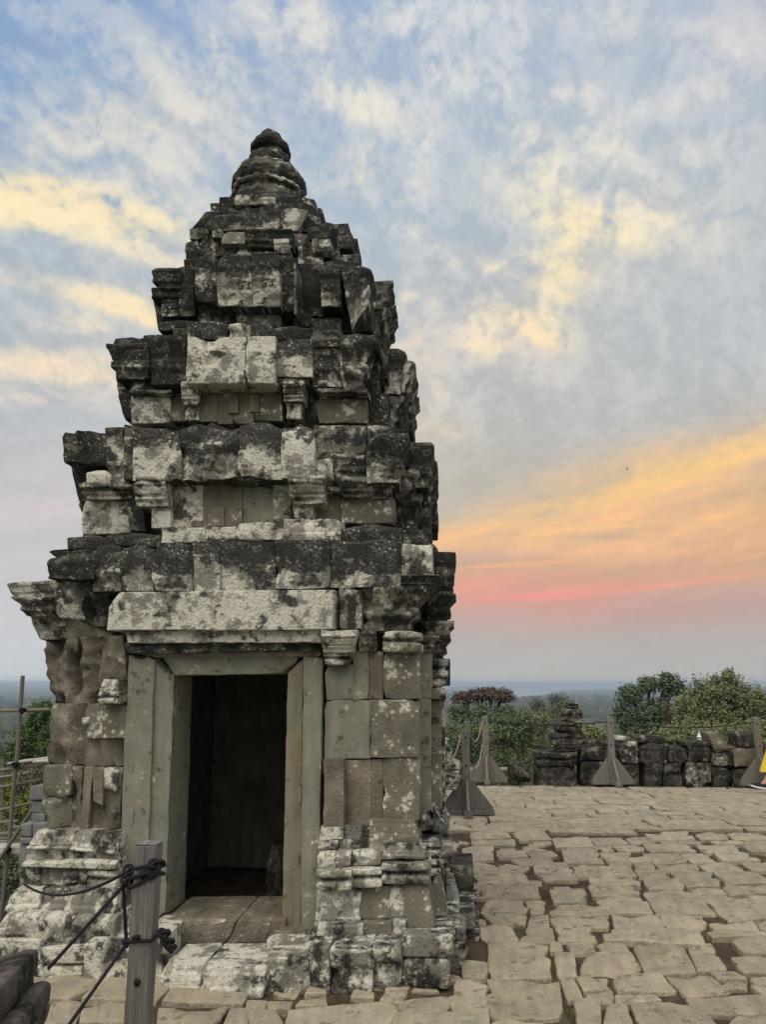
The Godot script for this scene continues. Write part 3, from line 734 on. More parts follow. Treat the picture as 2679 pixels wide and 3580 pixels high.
	# --- doorway: two frames, one inside the other, threshold
	var F := {"thick": 0.38, "rough": 0.007, "round": 0.016, "chips": 13, "chip": 1.2, "cell": 0.035, "gouge": 0.008}
	rows("S", [
		[[448, 2290, 540, 2290, 508, 3275, 405, 3285], 5.1, "G", {"name": "door_jamb", "gouge": 0.01}], [[543, 2296, 607, 2362, 575, 3205, 512, 3268], 5.13, "G", {"name": "door_jamb", "rough": 0.006}],
		[[450, 2279, 1126, 2270, 1124, 2295, 540, 2298], 5.11, "G", {"name": "door_head", "thick": 0.3}], [[549, 2292, 1062, 2282, 1002, 2354, 612, 2361], 5.14, "G", {"name": "door_head"}], [[1060, 2286, 1128, 2286, 1112, 3270, 1050, 3270], 5.1, "G", {"name": "door_jamb"}], [[1005, 2350, 1060, 2290, 1050, 3258, 985, 3250], 5.13, "O", {"name": "door_jamb", "rough": 0.006}]], F)
	rows("G", [
		[[938, 524, 1372, 522, 1300, 668, 926, 672], 5.06, "B", {"name": "threshold"}], [[1376, 522, 1655, 524, 1640, 660, 1304, 668], 5.065, "B", {"name": "threshold", "gouge": 0.015}], [[1600, 590, 1800, 590, 1790, 700, 1610, 700], 5.0, "B", {"name": "threshold", "thick": 0.4, "gouge": 0.02}]], {"thick": 0.55, "rough": 0.006, "round": 0.03, "cell": 0.04, "chips": 3, "chip": 0.5})
	part("carved_panel", stone_mesh([on_depth("E", 1040, 740, 5.1), on_depth("E", 1110, 745, 5.1), on_depth("E", 1095, 905, 5.1), on_depth("E", 1030, 905, 5.1)], Vector3(0, 0, -0.05), {"round": 0.008, "chips": 1}), M.G, shrine)
	part("carved_panel", stone_mesh([on_depth("E", 1010, 1130, 5.1), on_depth("E", 1110, 1138, 5.1), on_depth("E", 1085, 1335, 5.1), on_depth("E", 1005, 1338, 5.1)], Vector3(0, 0, -0.05), {"round": 0.008, "chips": 1}), M.G, shrine)
	build_core()

func build_core() -> void:
	# rubble core behind the facing, with the dark chamber inside; flanks and rear in courses
	var xl := on_depth("S", 170, 2600, 5.2).x
	var xr := on_depth("S", 1440, 2600, 5.2).x
	var dl := on_depth("S", 575, 2800, 5.2).x
	var dr := on_depth("S", 1040, 2800, 5.2).x
	var ytop := on_depth("S", 800, 2300, 5.2).y
	var ysill := on_depth("S", 800, 3215, 5.0).y - 0.03
	var back := -7.75
	var list := []
	var B := func(x0, x1, y0, y1, z0, z1): list.append(box_mesh(Vector3(x0, y0, z0), Vector3(x1, y1, z1), 0.01))
	B.call(xl, dl, 0.0, ytop, -5.62, -5.3)           # front wall beside the door
	B.call(dr, xr, 0.0, ytop, -5.62, -5.3)
	B.call(xl + 0.1, xr - 0.1, ytop + 0.005, ytop + 0.72, -5.6, -5.3)
	B.call(xl, xl + 0.45, 0.0, ytop + 0.7, back, -5.63)
	B.call(xr - 0.45, xr, 0.0, ytop + 0.7, back, -5.63)
	B.call(xl + 0.46, xr - 0.46, 0.0, ytop + 0.7, back, back + 0.4)
	B.call(xl + 0.46, xr - 0.46, ytop + 0.3, ytop + 0.69, back + 0.41, -5.64)
	B.call(xl + 0.46, xr - 0.46, -0.4, ysill - 0.5, back + 0.41, -5.63)
	B.call(dl - 0.1, dr + 0.1, -0.05, ysill - 0.02, -5.625, -5.3)
	var inside := part("masonry_core", join(list), M.inner, shrine)
	inside.set_meta("label", "dark masonry behind the facing, round the chamber")
	slab(dr - 0.42, dr - 0.05, ysill - 0.5, ysill + 0.2, -6.6, -6.2, "W", {"name": "pedestal"})
	# upper tiers: solid cores
	var tiers := [["B", 61, 1470, 895, 445, 5.45, 7.3], ["B", 300, 1400, 440, 90, 5.62, 7.1], ["A", 180, 1480, 1330, 870, 5.82, 6.95], ["A", 400, 1200, 880, 500, 6.02, 6.8]]
	for t in tiers:
		var a := on_depth(t[0], t[1], t[3], t[5])
		var b := on_depth(t[0], t[2], t[4], t[5])
		part("tier_core", stone_mesh([Vector3(a.x + 0.12, b.y, -t[5]), Vector3(b.x - 0.12, b.y, -t[5]), Vector3(b.x - 0.12, a.y - 0.1, -t[5]), Vector3(a.x + 0.12, a.y - 0.1, -t[5])], Vector3(0, 0, -(t[6] - t[5])), {"rough": 0.02, "cell": 0.1}), M.K, shrine)
		# flanks and rear in two courses
		var h: float = (b.y - a.y) * 0.5
		for k in 2:
			var y0 := a.y - 0.05 + h * k
			side_course(b.x - 0.02 + (0.08 if k == 1 else 0.0), 1, y0, y0 + h - 0.01, -t[5] - 0.25, -t[6], ["K", "U", "N"], {"profile": 1, "out": 0.08})
			side_course(a.x + 0.02 - (0.08 if k == 1 else 0.0), -1, y0, y0 + h - 0.01, -t[5] - 0.25, -t[6], ["K", "U", "N"], {"profile": 1, "out": 0.08})
	var hs := [[0.0, 0.3, 0.1], [0.31, 0.55, 0.03], [0.56, 1.05, 0.0], [1.06, 1.5, 0.0], [1.51, 1.98, 0.0], [1.99, 2.3, 0.12], [2.31, 2.6, 0.1]]
	for h in hs:
		side_course(xr + 0.04 + h[2], 1, h[0], h[1], -5.66, back, ["M", "B", "S"], {"profile": 3 if h[2] > 0.0 else 0, "out": 0.03, "gouge": 0.02})
		side_course(xl - 0.04 - h[2], -1, h[0], h[1], -5.66, back, ["M", "B", "S"], {"profile": 3 if h[2] > 0.0 else 0, "out": 0.03, "gouge": 0.02})
	var sides := part("flank_masonry", join(flank), M.R, shrine)
	sides.set_meta("kind", "stuff")
# ------------------------------------------------------------------ sky
const GX := [0.0, 335.0, 670.0, 1005.0, 1340.0, 1675.0, 2010.0, 2345.0, 2679.0]
const GY := [0.0, 300.0, 600.0, 900.0, 1200.0, 1500.0, 1800.0, 2000.0, 2110.0, 2250.0, 2388.0]
const AIR := [   # clear air between the clouds, by row of GY and column of GX
	[[122, 153, 198], [126, 157, 200], [132, 161, 202], [143, 167, 201], [148, 171, 203], [153, 174, 203], [163, 179, 203], [171, 182, 203], [178, 183, 200]],
	[[130, 160, 198], [136, 164, 199], [142, 167, 199], [150, 172, 200], [154, 175, 201], [160, 179, 201], [168, 183, 201], [171, 184, 200], [171, 182, 198]],
	[[148, 171, 199], [158, 177, 198], [163, 181, 199], [160, 180, 201], [159, 180, 201], [164, 182, 199], [172, 184, 196], [175, 186, 195], [172, 184, 196]],
	[[165, 178, 190], [166, 179, 190], [165, 180, 194], [168, 182, 194], [166, 182, 196], [172, 182, 191], [180, 185, 189], [180, 186, 191], [175, 184, 191]],
	[[168, 179, 187], [173, 181, 188], [178, 185, 190], [180, 186, 190], [173, 182, 188], [178, 182, 185], [182, 185, 185], [180, 185, 187], [178, 184, 189]],
	[[180, 185, 190], [184, 188, 191], [188, 190, 191], [190, 190, 188], [194, 190, 181], [186, 184, 178], [183, 184, 181], [180, 182, 180], [181, 178, 172]],
	[[192, 193, 196], [192, 193, 196], [193, 193, 194], [195, 192, 188], [198, 188, 172], [188, 182, 172], [184, 178, 169], [188, 172, 152], [205, 172, 137]],
	[[197, 195, 197], [197, 195, 197], [197, 195, 196], [198, 190, 184], [202, 176, 155], [203, 168, 144], [205, 166, 139], [208, 166, 138], [210, 168, 138]],
	[[199, 197, 199], [199, 197, 199], [198, 196, 198], [198, 188, 186], [196, 170, 163], [203, 160, 150], [206, 158, 147], [195, 160, 150], [188, 162, 154]],
	[[200, 203, 206], [200, 203, 206], [200, 202, 205], [194, 192, 192], [183, 177, 175], [181, 175, 172], [180, 175, 171], [180, 175, 171], [180, 174, 170]],
	[[196, 202, 207], [196, 202, 207], [195, 200, 204], [190, 191, 192], [185, 184, 184], [185, 183, 180], [184, 181, 177], [183, 181, 177], [182, 180, 176]]]
const CLOUDS := [   # x, y, half length, half width, turn, r, g, b, weight
	[985, 70, 190, 95, 40, 214, 213, 210, 0.8], [1120, 110, 150, 90, 55, 216, 214, 209, 0.85], [762, 180, 75, 34, 52, 236, 226, 206, 0.9], [620, 260, 190, 90, 50, 206, 206, 204, 0.62],
	[500, 330, 260, 110, 30, 204, 205, 203, 0.6], [330, 430, 320, 90, 5, 206, 206, 201, 0.55], [560, 400, 180, 50, 8, 220, 212, 196, 0.6], [270, 500, 320, 80, -6, 214, 209, 200, 0.6], [600, 520, 180, 90, -35, 206, 206, 204, 0.55], [880, 300, 150, 60, 15, 200, 204, 208, 0.45], [900, 400, 150, 70, 20, 206, 206, 206, 0.5], [480, 620, 240, 60, -18, 218, 212, 202, 0.65],
	[120, 690, 330, 62, 10, 255, 230, 176, 1.7], [0, 640, 240, 45, 8, 252, 229, 178, 1.3], [340, 750, 230, 48, 12, 253, 231, 180, 1.5], [60, 755, 200, 34, 9, 255, 233, 174, 1.5], [280, 815, 220, 30, 14, 240, 223, 189, 0.7], [420, 870, 200, 26, 16, 232, 218, 192, 0.6], [640, 720, 140, 60, 10, 208, 207, 204, 0.5], [580, 910, 130, 30, 8, 232, 214, 190, 0.6],
	[430, 1060, 230, 36, 14, 253, 227, 176, 1.5], [150, 985, 260, 30, 12, 214, 210, 203, 0.7], [520, 1110, 90, 22, 18, 252, 224, 172, 1.2], [290, 1130, 95, 34, 10, 243, 224, 194, 0.85], [150, 1150, 60, 22, 0, 226, 216, 204, 0.7],
	[210, 1280, 300, 52, 4, 244, 218, 184, 1.2], [330, 1320, 160, 30, -6, 242, 218, 188, 0.7], [110, 1390, 230, 22, 4, 230, 211, 194, 0.7], [130, 1760, 420, 150, 0, 212, 198, 198, 0.6], [60, 1560, 250, 60, 0, 200, 196, 198, 0.4],
	[1440, 90, 130, 80, 50, 213, 214, 213, 0.8], [1520, 190, 100, 70, 40, 208, 209, 212, 0.6], [1670, 40, 120, 55, -10, 214, 215, 214, 0.75], [2160, 60, 150, 70, 5, 209, 211, 213, 0.75], [1620, 265, 70, 62, 10, 218, 217, 213, 0.85], [1390, 380, 130, 60, 30, 223, 219, 209, 0.9], [1200, 345, 120, 52, 8, 229, 223, 209, 1.0], [1280, 400, 120, 40, 20, 222, 217, 208, 0.7],
	[1470, 500, 48, 160, 0, 207, 209, 211, 0.75], [1490, 660, 90, 30, 50, 206, 206, 206, 0.6], [1250, 600, 140, 75, -8, 219, 212, 202, 0.75], [1330, 690, 130, 40, 10, 205, 204, 204, 0.5], [1770, 190, 70, 150, 22, 206, 209, 213, 0.55], [1760, 330, 60, 40, -20, 216, 214, 212, 0.7], [1950, 342, 95, 26, -8, 224, 217, 210, 0.8], [2070, 330, 26, 36, 0, 218, 212, 210, 0.7],
	[2300, 370, 160, 50, -14, 209, 209, 209, 0.65], [2500, 300, 90, 60, -30, 209, 206, 209, 0.6], [2560, 150, 140, 90, 10, 210, 206, 209, 0.6], [2600, 480, 150, 34, -10, 209, 207, 206, 0.6], [1880, 470, 120, 40, 8, 224, 220, 207, 0.7], [2130, 500, 150, 48, 42, 226, 221, 207, 0.8], [2400, 530, 130, 40, 24, 207, 206, 205, 0.6], [1900, 600, 150, 70, 10, 218, 214, 203, 0.7],
	[1915, 650, 100, 65, 30, 244, 230, 197, 0.95], [1800, 700, 110, 80, 20, 217, 214, 203, 0.65], [2060, 780, 170, 52, 16, 254, 233, 180, 1.6], [2240, 755, 140, 52, 10, 243, 227, 199, 0.85], [2370, 800, 260, 110, 0, 214, 207, 196, 0.55], [2060, 590, 100, 30, 30, 224, 218, 206, 0.6], [2240, 600, 160, 40, 25, 210, 208, 205, 0.5],
	[1965, 950, 75, 100, 28, 255, 231, 176, 1.6], [1880, 900, 60, 26, 10, 246, 228, 192, 0.8], [1720, 930, 105, 24, 30, 249, 227, 194, 0.9], [1840, 1130, 130, 50, 22, 252, 225, 178, 1.4], [1890, 1180, 60, 20, 35, 252, 220, 170, 0.9], [1690, 1170, 80, 66, 20, 246, 223, 191, 0.9], [1700, 1210, 60, 16, 8, 250, 220, 176, 0.8], [1800, 1260, 160, 60, 20, 220, 206, 190, 0.55], [2050, 1000, 150, 60, 0, 214, 206, 192, 0.5],
	[1440, 805, 60, 32, 15, 226, 216, 203, 0.75], [1560, 905, 85, 34, 28, 216, 211, 203, 0.65], [1425, 1040, 40, 18, 0, 242, 226, 196, 0.9], [1525, 1060, 42, 36, -30, 218, 210, 196, 0.65], [1440, 1280, 130, 240, -8, 224, 206, 188, 0.65], [1480, 1480, 130, 30, 12, 232, 210, 184, 0.5], [1960, 1680, 90, 22, 20, 214, 190, 165, 0.6],
	[2250, 1670, 520, 52, -17, 251, 204, 138, 1.15], [2240, 1640, 560, 95, -17, 232, 190, 150, 0.5], [2600, 1570, 240, 36, -17, 253, 207, 138, 0.9], [2350, 1790, 430, 120, -8, 246, 190, 140, 1.1], [1850, 1855, 430, 38, -7, 249, 196, 140, 0.95], [1600, 1890, 200, 28, -4, 246, 190, 145, 0.85], [1990, 1915, 260, 26, 2, 246, 188, 146, 0.8], [2520, 1920, 300, 30, -7, 243, 186, 145, 0.8],
	[1760, 2050, 380, 42, 0, 233, 160, 148, 0.75], [2250, 1985, 260, 26, -4, 205, 165, 150, 0.7], [2500, 2085, 380, 34, -3, 195, 166, 161, 0.6], [1640, 1955, 230, 16, 0, 204, 168, 153, 0.8]]
const STREAKS := [
	[2140, 1842, 220, 7, -5.5, 254, 208, 140, 0.45], [1900, 1868, 160, 6, -7, 253, 204, 140, 0.4], [2120, 1878, 90, 9, 2, 199, 171, 148, 0.8], [1800, 1974, 200, 6, -3.5, 250, 181, 132, 0.8], [1960, 2074, 330, 13, -4.5, 246, 156, 145, 0.75], [2330, 2047, 330, 7, -7.3, 250, 164, 140, 0.6], [1850, 2088, 170, 5, 1, 247, 154, 140, 0.6], [2620, 1948, 120, 6, -14, 252, 198, 132, 0.45], [2560, 1795, 90, 6, -12, 252, 204, 134, 0.45], [2350, 1925, 160, 7, -8, 250, 194, 134, 0.4], [2300, 1690, 340, 26, -18, 254, 208, 132, 0.45]]

func cloud_weight(c: Array, x: float, y: float) -> float:
	var dx: float = x - c[0]
	var dy: float = y - c[1]
	var reach: float = c[2] * 2.3 + c[3] * 2.3
	if absf(dx) > reach or absf(dy) > reach: return 0.0
	var a := deg_to_rad(c[4])
	var u: float = (dx * cos(a) + dy * sin(a)) / c[2]
	var v: float = (-dx * sin(a) + dy * cos(a)) / c[3]
	var q := u * u + v * v
	return exp(-q * 0.9) * float(c[8]) if q < 6.0 else 0.0

func air(x: float, y: float) -> Vector3:
	var i := 0
	while i < 7 and x > GX[i + 1]: i += 1
	var j := 0
	while j < 9 and y > GY[j + 1]: j += 1
	var s := smoothstep(0.0, 1.0, clampf((x - GX[i]) / (GX[i + 1] - GX[i]), 0.0, 1.0))
	var t := clampf((y - GY[j]) / (GY[j + 1] - GY[j]), 0.0, 1.0)
	var c := []
	for k in [[j, i], [j, i + 1], [j + 1, i], [j + 1, i + 1]]:
		var e: Array = AIR[k[0]][k[1]]
		c.append(Vector3(e[0], e[1], e[2]))
	var g := (c[0] as Vector3).lerp(c[1], s).lerp((c[2] as Vector3).lerp(c[3], s), t)
	return g.lerp(Vector3(200, 206, 212), 0.2 * (1.0 - smoothstep(1200.0, 1700.0, y)))

func make_sky() -> Image:
	var W := 4096
	var H := 2048
	var n := FastNoiseLite.new()
	n.seed = 4
	n.frequency = 1.0
	n.fractal_octaves = 6
	n.fractal_gain = 0.55
	# the whole dome, coarse: the same evening clouds all round
	var gw := 512
	var gh := 256
	var dome := PackedByteArray()
	dome.resize(gw * gh * 3)
	for y in gh:
		var el := (0.5 - (y + 0.5) / gh) * 180.0
		for x in gw:
			var az := ((x + 0.5) / gw - 0.5) * TAU
			var e := clampf(el / 90.0, 0.0, 1.0)
			var d := Vector3(sin(az) * cos(deg_to_rad(el)), sin(deg_to_rad(el)), -cos(az) * cos(deg_to_rad(el)))
			var c := Vector3(188, 190, 192).lerp(Vector3(152, 174, 200), smoothstep(0.05, 0.45, e))
			var m := n.get_noise_3dv(d * Vector3(2.2, 4.5, 2.2)) * 0.5 + 0.5
			c = c.lerp(Vector3(218, 213, 204), smoothstep(0.42, 0.75, m) * 0.8)
			if el < 0.0: c = Vector3(150, 148, 142)
			var i := (y * gw + x) * 3
			dome[i] = int(c.x)
			dome[i + 1] = int(c.y)
			dome[i + 2] = int(c.z)
	var whole := Image.create_from_data(gw, gh, false, Image.FORMAT_RGB8, dome)
	whole.resize(W, H, Image.INTERPOLATE_CUBIC)
	# the part towards the sunset, fine
	var x0 := int((0.5 - 48.0 / 360.0) * W)
	var ww := int(86.0 / 360.0 * W)
	var hh := int(54.0 / 180.0 * H)
	var y0 := H / 2 - hh
	var lw := 256
	var lh := 176
	var col := PackedFloat32Array()
	col.resize(lw * lh * 4)
	var gap := PackedFloat32Array()
	gap.resize(lw * lh * 4)
	var inv := cam_basis.inverse()
	for y in lh:
		var el := deg_to_rad((0.5 - (y0 + (y + 0.5) * hh / lh) / H) * 180.0)
		for x in lw:
			var az := ((x0 + (x + 0.5) * ww / lw) / W - 0.5) * TAU
			var d := inv * Vector3(sin(az) * cos(el), sin(el), -cos(az) * cos(el))
			var px := CX + FS * d.x / maxf(-d.z, 0.2)
			var py := CY - FS * d.y / maxf(-d.z, 0.2)
			var g := air(px, py)
			var i := (y * lw + x) * 4
			gap[i] = g.x
			gap[i + 1] = g.y
			gap[i + 2] = g.z
			gap[i + 3] = 1.0
			var sum := Vector3.ZERO
			var tot := 0.0
			for c in CLOUDS:
				var w := cloud_weight(c, px, py)
				if w > 0.0:
					sum += Vector3(c[5], c[6], c[7]) * w
					tot += w
			if tot > 0.001: sum = (sum / tot).lerp(Vector3(238, 230, 216), 0.25 * (1.0 - smoothstep(1350.0, 1600.0, py)))
			else: sum = g
			col[i] = sum.x
			col[i + 1] = sum.y
			col[i + 2] = sum.z
			col[i + 3] = tot
	var ci := Image.create_from_data(lw, lh, false, Image.FORMAT_RGBAF, col.to_byte_array())
	ci.resize(ww, hh, Image.INTERPOLATE_BILINEAR)
	col = ci.get_data().to_float32_array()
	var gi := Image.create_from_data(lw, lh, false, Image.FORMAT_RGBAF, gap.to_byte_array())
	gi.resize(ww, hh, Image.INTERPOLATE_BILINEAR)
	gap = gi.get_data().to_float32_array()
	var px_out := PackedByteArray()
	px_out.resize(ww * hh * 3)
	var under := whole.get_region(Rect2i(x0, y0, ww, hh)).get_data()
	for y in hh:
		var el := deg_to_rad((0.5 - (y0 + y + 0.5) / H) * 180.0)
		var low := 1.0 - smoothstep(0.22, 0.36, el)
		var fade_y := smoothstep(0.0, 0.12, (float(y) / hh))
		for x in ww:
			var i := y * ww + x
			var az := ((x0 + x + 0.5) / W - 0.5) * TAU
			var wx := n.get_noise_2d(az * 5.0 + 40.0, el * 5.0) * 0.10
			var streaky := 1.0 - smoothstep(-0.30, -0.12, az)
			var n1 := lerpf(n.get_noise_2d((az + wx) * 9.0, (el - wx) * 11.0), n.get_noise_2d((az + wx * 0.4) * 6.0, (el + az * 0.2 - wx * 0.4) * 17.0), streaky)
			if low > 0.0:
				n1 = lerpf(n1, n.get_noise_2d(az * 4.0 + el * 2.0 + 9.0, (el - az * 0.2) * 24.0) * 0.7, low)
			n1 = clampf(n1 * 1.25 + 0.5, 0.0, 1.0)
			var fine := n.get_noise_2d(az * 34.0, el * (40.0 + 50.0 * low) + 7.0)
			var wisp := 1.0 - absf(n.get_noise_2d((az + wx) * 15.0 + 3.0, (el + wx * 0.7 + az * 0.3) * 26.0)) * 3.2
			var wt := col[i * 4 + 3]
			var a := 1.0 - exp(-1.25 * wt * (0.36 + 0.85 * n1 + (fine * 0.7 + wisp * 0.34) * (1.0 - 0.65 * low)))
			a = clampf(a * (0.82 + 0.3 * n1), 0.0, 0.94)
			var c := Vector3(gap[i * 4], gap[i * 4 + 1], gap[i * 4 + 2])
			c = c.lerp(Vector3(205, 204, 202), clampf((n1 - 0.3) * 0.6 + fine * 0.25 + wisp * 0.1, 0.0, 0.42) * (1.0 - low))
			c = c.lerp(Vector3(col[i * 4], col[i * 4 + 1], col[i * 4 + 2]), a)
			c *= 1.0 + fine * 0.018 + (n1 - 0.5) * 0.03
			if low > 0.2:
				var d := inv * Vector3(sin(az) * cos(el), sin(el), -cos(az) * cos(el))
				if d.z < -0.2:
					var px := CX - FS * d.x / d.z
					var py := CY + FS * d.y / d.z
					if py > 1600.0:
						for s in STREAKS:
							var w := cloud_weight(s, px, py)
							if w > 0.01: c = c.lerp(Vector3(s[5], s[6], s[7]), minf(w, 1.0) * (0.55 + 0.45 * n1))
			var f := fade_y * smoothstep(0.0, 0.14, float(x) / ww) * smoothstep(0.0, 0.14, 1.0 - float(x) / ww)
			px_out[i * 3] = clampi(int(lerpf(under[i * 3], c.x, f)), 0, 255)
			px_out[i * 3 + 1] = clampi(int(lerpf(under[i * 3 + 1], c.y, f)), 0, 255)
			px_out[i * 3 + 2] = clampi(int(lerpf(under[i * 3 + 2], c.z, f)), 0, 255)
	whole.blit_rect(Image.create_from_data(ww, hh, false, Image.FORMAT_RGB8, px_out), Rect2i(0, 0, ww, hh), Vector2i(x0, y0))
	var turned := Image.create_empty(W, H, false, Image.FORMAT_RGB8)     # a panorama begins straight ahead
	turned.blit_rect(whole, Rect2i(W / 2, 0, W / 2, H), Vector2i(0, 0))
	turned.blit_rect(whole, Rect2i(0, 0, W / 2, H), Vector2i(W / 2, 0))
	return turned

# ------------------------------------------------------------------ terrace
const SLABS := [   # far left, far right, near right, near left of each stone that can be told apart, in window J
	[170, 980, 495, 985, 497, 1168, 165, 1165], [165, 1182, 545, 1190, 560, 1380, 160, 1380], [515, 1030, 630, 1040, 640, 1155, 540, 1160], [545, 1172, 620, 1167, 670, 1265, 590, 1285], [665, 1045, 925, 1030, 1000, 1145, 670, 1150],
	[940, 995, 1200, 985, 1280, 1140, 1010, 1155], [1235, 1010, 1360, 1005, 1445, 1130, 1290, 1140], [800, 915, 1280, 912, 1330, 1000, 780, 972], [530, 905, 720, 890, 740, 975, 535, 970], [835, 835, 1070, 835, 1110, 905, 840, 905],
	[1090, 840, 1310, 845, 1350, 910, 1118, 905], [990, 705, 1260, 700, 1385, 830, 1072, 830], [735, 742, 995, 732, 1045, 822, 795, 822], [705, 685, 940, 680, 985, 725, 730, 735], [500, 705, 680, 705, 702, 775, 510, 772],
	[500, 785, 780, 785, 805, 835, 495, 835], [500, 842, 790, 845, 815, 900, 510, 888], [95, 677, 420, 675, 440, 745, 90, 745], [90, 617, 350, 615, 385, 665, 95, 670], [180, 755, 360, 750, 375, 820, 115, 818],
	[370, 752, 470, 757, 465, 790, 375, 793], [390, 797, 465, 797, 460, 820, 395, 825], [205, 828, 385, 830, 355, 885, 220, 862], [400, 842, 485, 827, 492, 890, 370, 890], [120, 887, 280, 895, 320, 970, 130, 975],
	[120, 830, 190, 838, 300, 900, 190, 882], [380, 890, 510, 887, 515, 945, 368, 935], [345, 942, 500, 948, 530, 980, 340, 975], [502, 988, 555, 988, 562, 1028, 500, 1025], [590, 988, 715, 985, 730, 1025, 600, 1038],
	[745, 985, 890, 992, 930, 1042, 760, 1030], [1330, 762, 1600, 742, 1700, 850, 1440, 865], [1000, 642, 1190, 645, 1235, 700, 1015, 698], [710, 637, 940, 632, 985, 682, 720, 680], [622, 582, 920, 577, 960, 628, 640, 632],
	[1000, 512, 1180, 507, 1240, 553, 1060, 565], [1075, 572, 1280, 557, 1300, 602, 1110, 607], [955, 592, 1120, 592, 1135, 640, 975, 640], [1140, 612, 1365, 610, 1415, 680, 1235, 690], [1375, 612, 1600, 607, 1690, 670, 1425, 668],
	[1250, 692, 1400, 688, 1440, 720, 1280, 725], [1285, 728, 1440, 726, 1480, 750, 1325, 756], [1420, 687, 1655, 682, 1700, 715, 1450, 725], [1565, 742, 1690, 722, 1720, 790, 1620, 787], [1355, 882, 1580, 870, 1610, 915, 1372, 912],
	[1340, 922, 1500, 917, 1520, 947, 1360, 952], [1600, 877, 1700, 870, 1720, 920, 1630, 917], [1520, 927, 1640, 922, 1660, 946, 1540, 952], [1465, 962, 1690, 952, 1740, 1042, 1530, 1032], [1480, 1062, 1640, 1052, 1700, 1093, 1500, 1095],
	[1490, 1102, 1700, 1100, 1730, 1150, 1530, 1142], [1575, 1168, 1700, 1162, 1740, 1200, 1600, 1197], [830, 1162, 1080, 1152, 1165, 1240, 870, 1250], [1130, 1172, 1360, 1165, 1450, 1255, 1225, 1280], [1235, 1290, 1690, 1262, 1790, 1372, 1290, 1356],
	[1390, 1182, 1530, 1180, 1560, 1225, 1430, 1228], [1365, 1147, 1480, 1142, 1550, 1177, 1400, 1176], [1580, 1212, 1700, 1207, 1760, 1255, 1640, 1258], [640, 1167, 790, 1157, 820, 1222, 680, 1240], [692, 1247, 830, 1237, 830, 1295, 712, 1297],
	[850, 1267, 1060, 1265, 1085, 1305, 857, 1307], [945, 1322, 1240, 1320, 1420, 1450, 990, 1460], [810, 1312, 908, 1312, 945, 1440, 780, 1440], [625, 1292, 770, 1292, 770, 1420, 640, 1417], [180, 1395, 470, 1390, 520, 1500, 180, 1500],
	[-5, 1245, 148, 1238, 146, 1312, -20, 1320], [-10, 1330, 150, 1325, 152, 1390, -10, 1402], [20, 1085, 155, 1092, 155, 1170, 35, 1165], [1450, 1392, 1720, 1388, 1800, 1480, 1500, 1490],
	[25, 472, 190, 467, 195, 542, 35, 550], [80, 437, 300, 432, 312, 460, 80, 465], [285, 392, 470, 392, 500, 430, 335, 440], [70, 387, 262, 384, 285, 425, 75, 430], [215, 492, 350, 492, 375, 525, 210, 530], [362, 492, 500, 497, 545, 520, 400, 525],
	[280, 537, 490, 527, 520, 562, 330, 565], [45, 557, 210, 557, 215, 610, 55, 612], [220, 562, 385, 575, 345, 610, 222, 612], [410, 567, 518, 567, 533, 605, 415, 607], [500, 552, 580, 555, 603, 580, 522, 585], [537, 588, 610, 592, 615, 610, 540, 612],
	[420, 618, 640, 617, 640, 650, 470, 655], [510, 422, 700, 422, 735, 470, 530, 478], [560, 482, 740, 482, 788, 562, 580, 560], [757, 512, 930, 507, 905, 545, 800, 547], [802, 552, 920, 552, 930, 574, 822, 574], [910, 524, 1020, 527, 1045, 550, 925, 550],
	[940, 562, 1040, 557, 1060, 588, 962, 588], [712, 427, 880, 427, 915, 455, 750, 463], [838, 467, 995, 462, 995, 490, 865, 490], [897, 427, 1040, 427, 1070, 458, 932, 460], [1000, 397, 1235, 392, 1270, 432, 1050, 438], [1085, 442, 1270, 437, 1330, 458, 1110, 460],
	[1000, 464, 1240, 462, 1280, 500, 1030, 497], [1285, 465, 1480, 462, 1520, 500, 1330, 502], [1200, 512, 1350, 510, 1400, 552, 1262, 555], [1290, 562, 1500, 557, 1540, 603, 1342, 605], [1375, 508, 1560, 505, 1620, 548, 1420, 552], [1530, 560, 1700, 556, 1760, 600, 1580, 602],
	[1270, 400, 1420, 398, 1460, 432, 1310, 436], [1440, 400, 1620, 398, 1680, 432, 1490, 434], [1350, 442, 1500, 440, 1540, 458, 1390, 460], [1520, 442, 1690, 440, 1740, 460, 1560, 462], [1530, 468, 1690, 466, 1750, 498, 1580, 500]]
const FRONT := [   # stones at the foot of the shrine, in window H
	[210, 1190, 918, 1130, 868, 1280, 196, 1290], [925, 1122, 1250, 1108, 1240, 1205, 905, 1222], [1250, 1105, 1475, 1062, 1478, 1150, 1255, 1195], [890, 1240, 1476, 1180, 1480, 1330, 880, 1340], [-30, 1190, 100, 1180, 180, 1300, -30, 1320], [-60, 1130, 60, 1140, 50, 1172, -60, 1178], [80, 1140, 215, 1130, 210, 1175, 70, 1178], [1280, 1000, 1440, 1010, 1475, 1045, 1270, 1090], [345, 1290, 860, 1290, 840, 1400, 300, 1400]]
const FRONT2 := [[480, 1005, 768, 1000, 768, 1098, 470, 1105], [925, 1022, 1310, 1015, 1240, 1125, 915, 1150], [1330, 1035, 1418, 1030, 1450, 1150, 1290, 1150], [1425, 1030, 1540, 1035, 1600, 1150, 1460, 1150], [300, 985, 470, 985, 440, 1100, 280, 1100], [700, 1110, 920, 1108, 900, 1200, 690, 1200]]

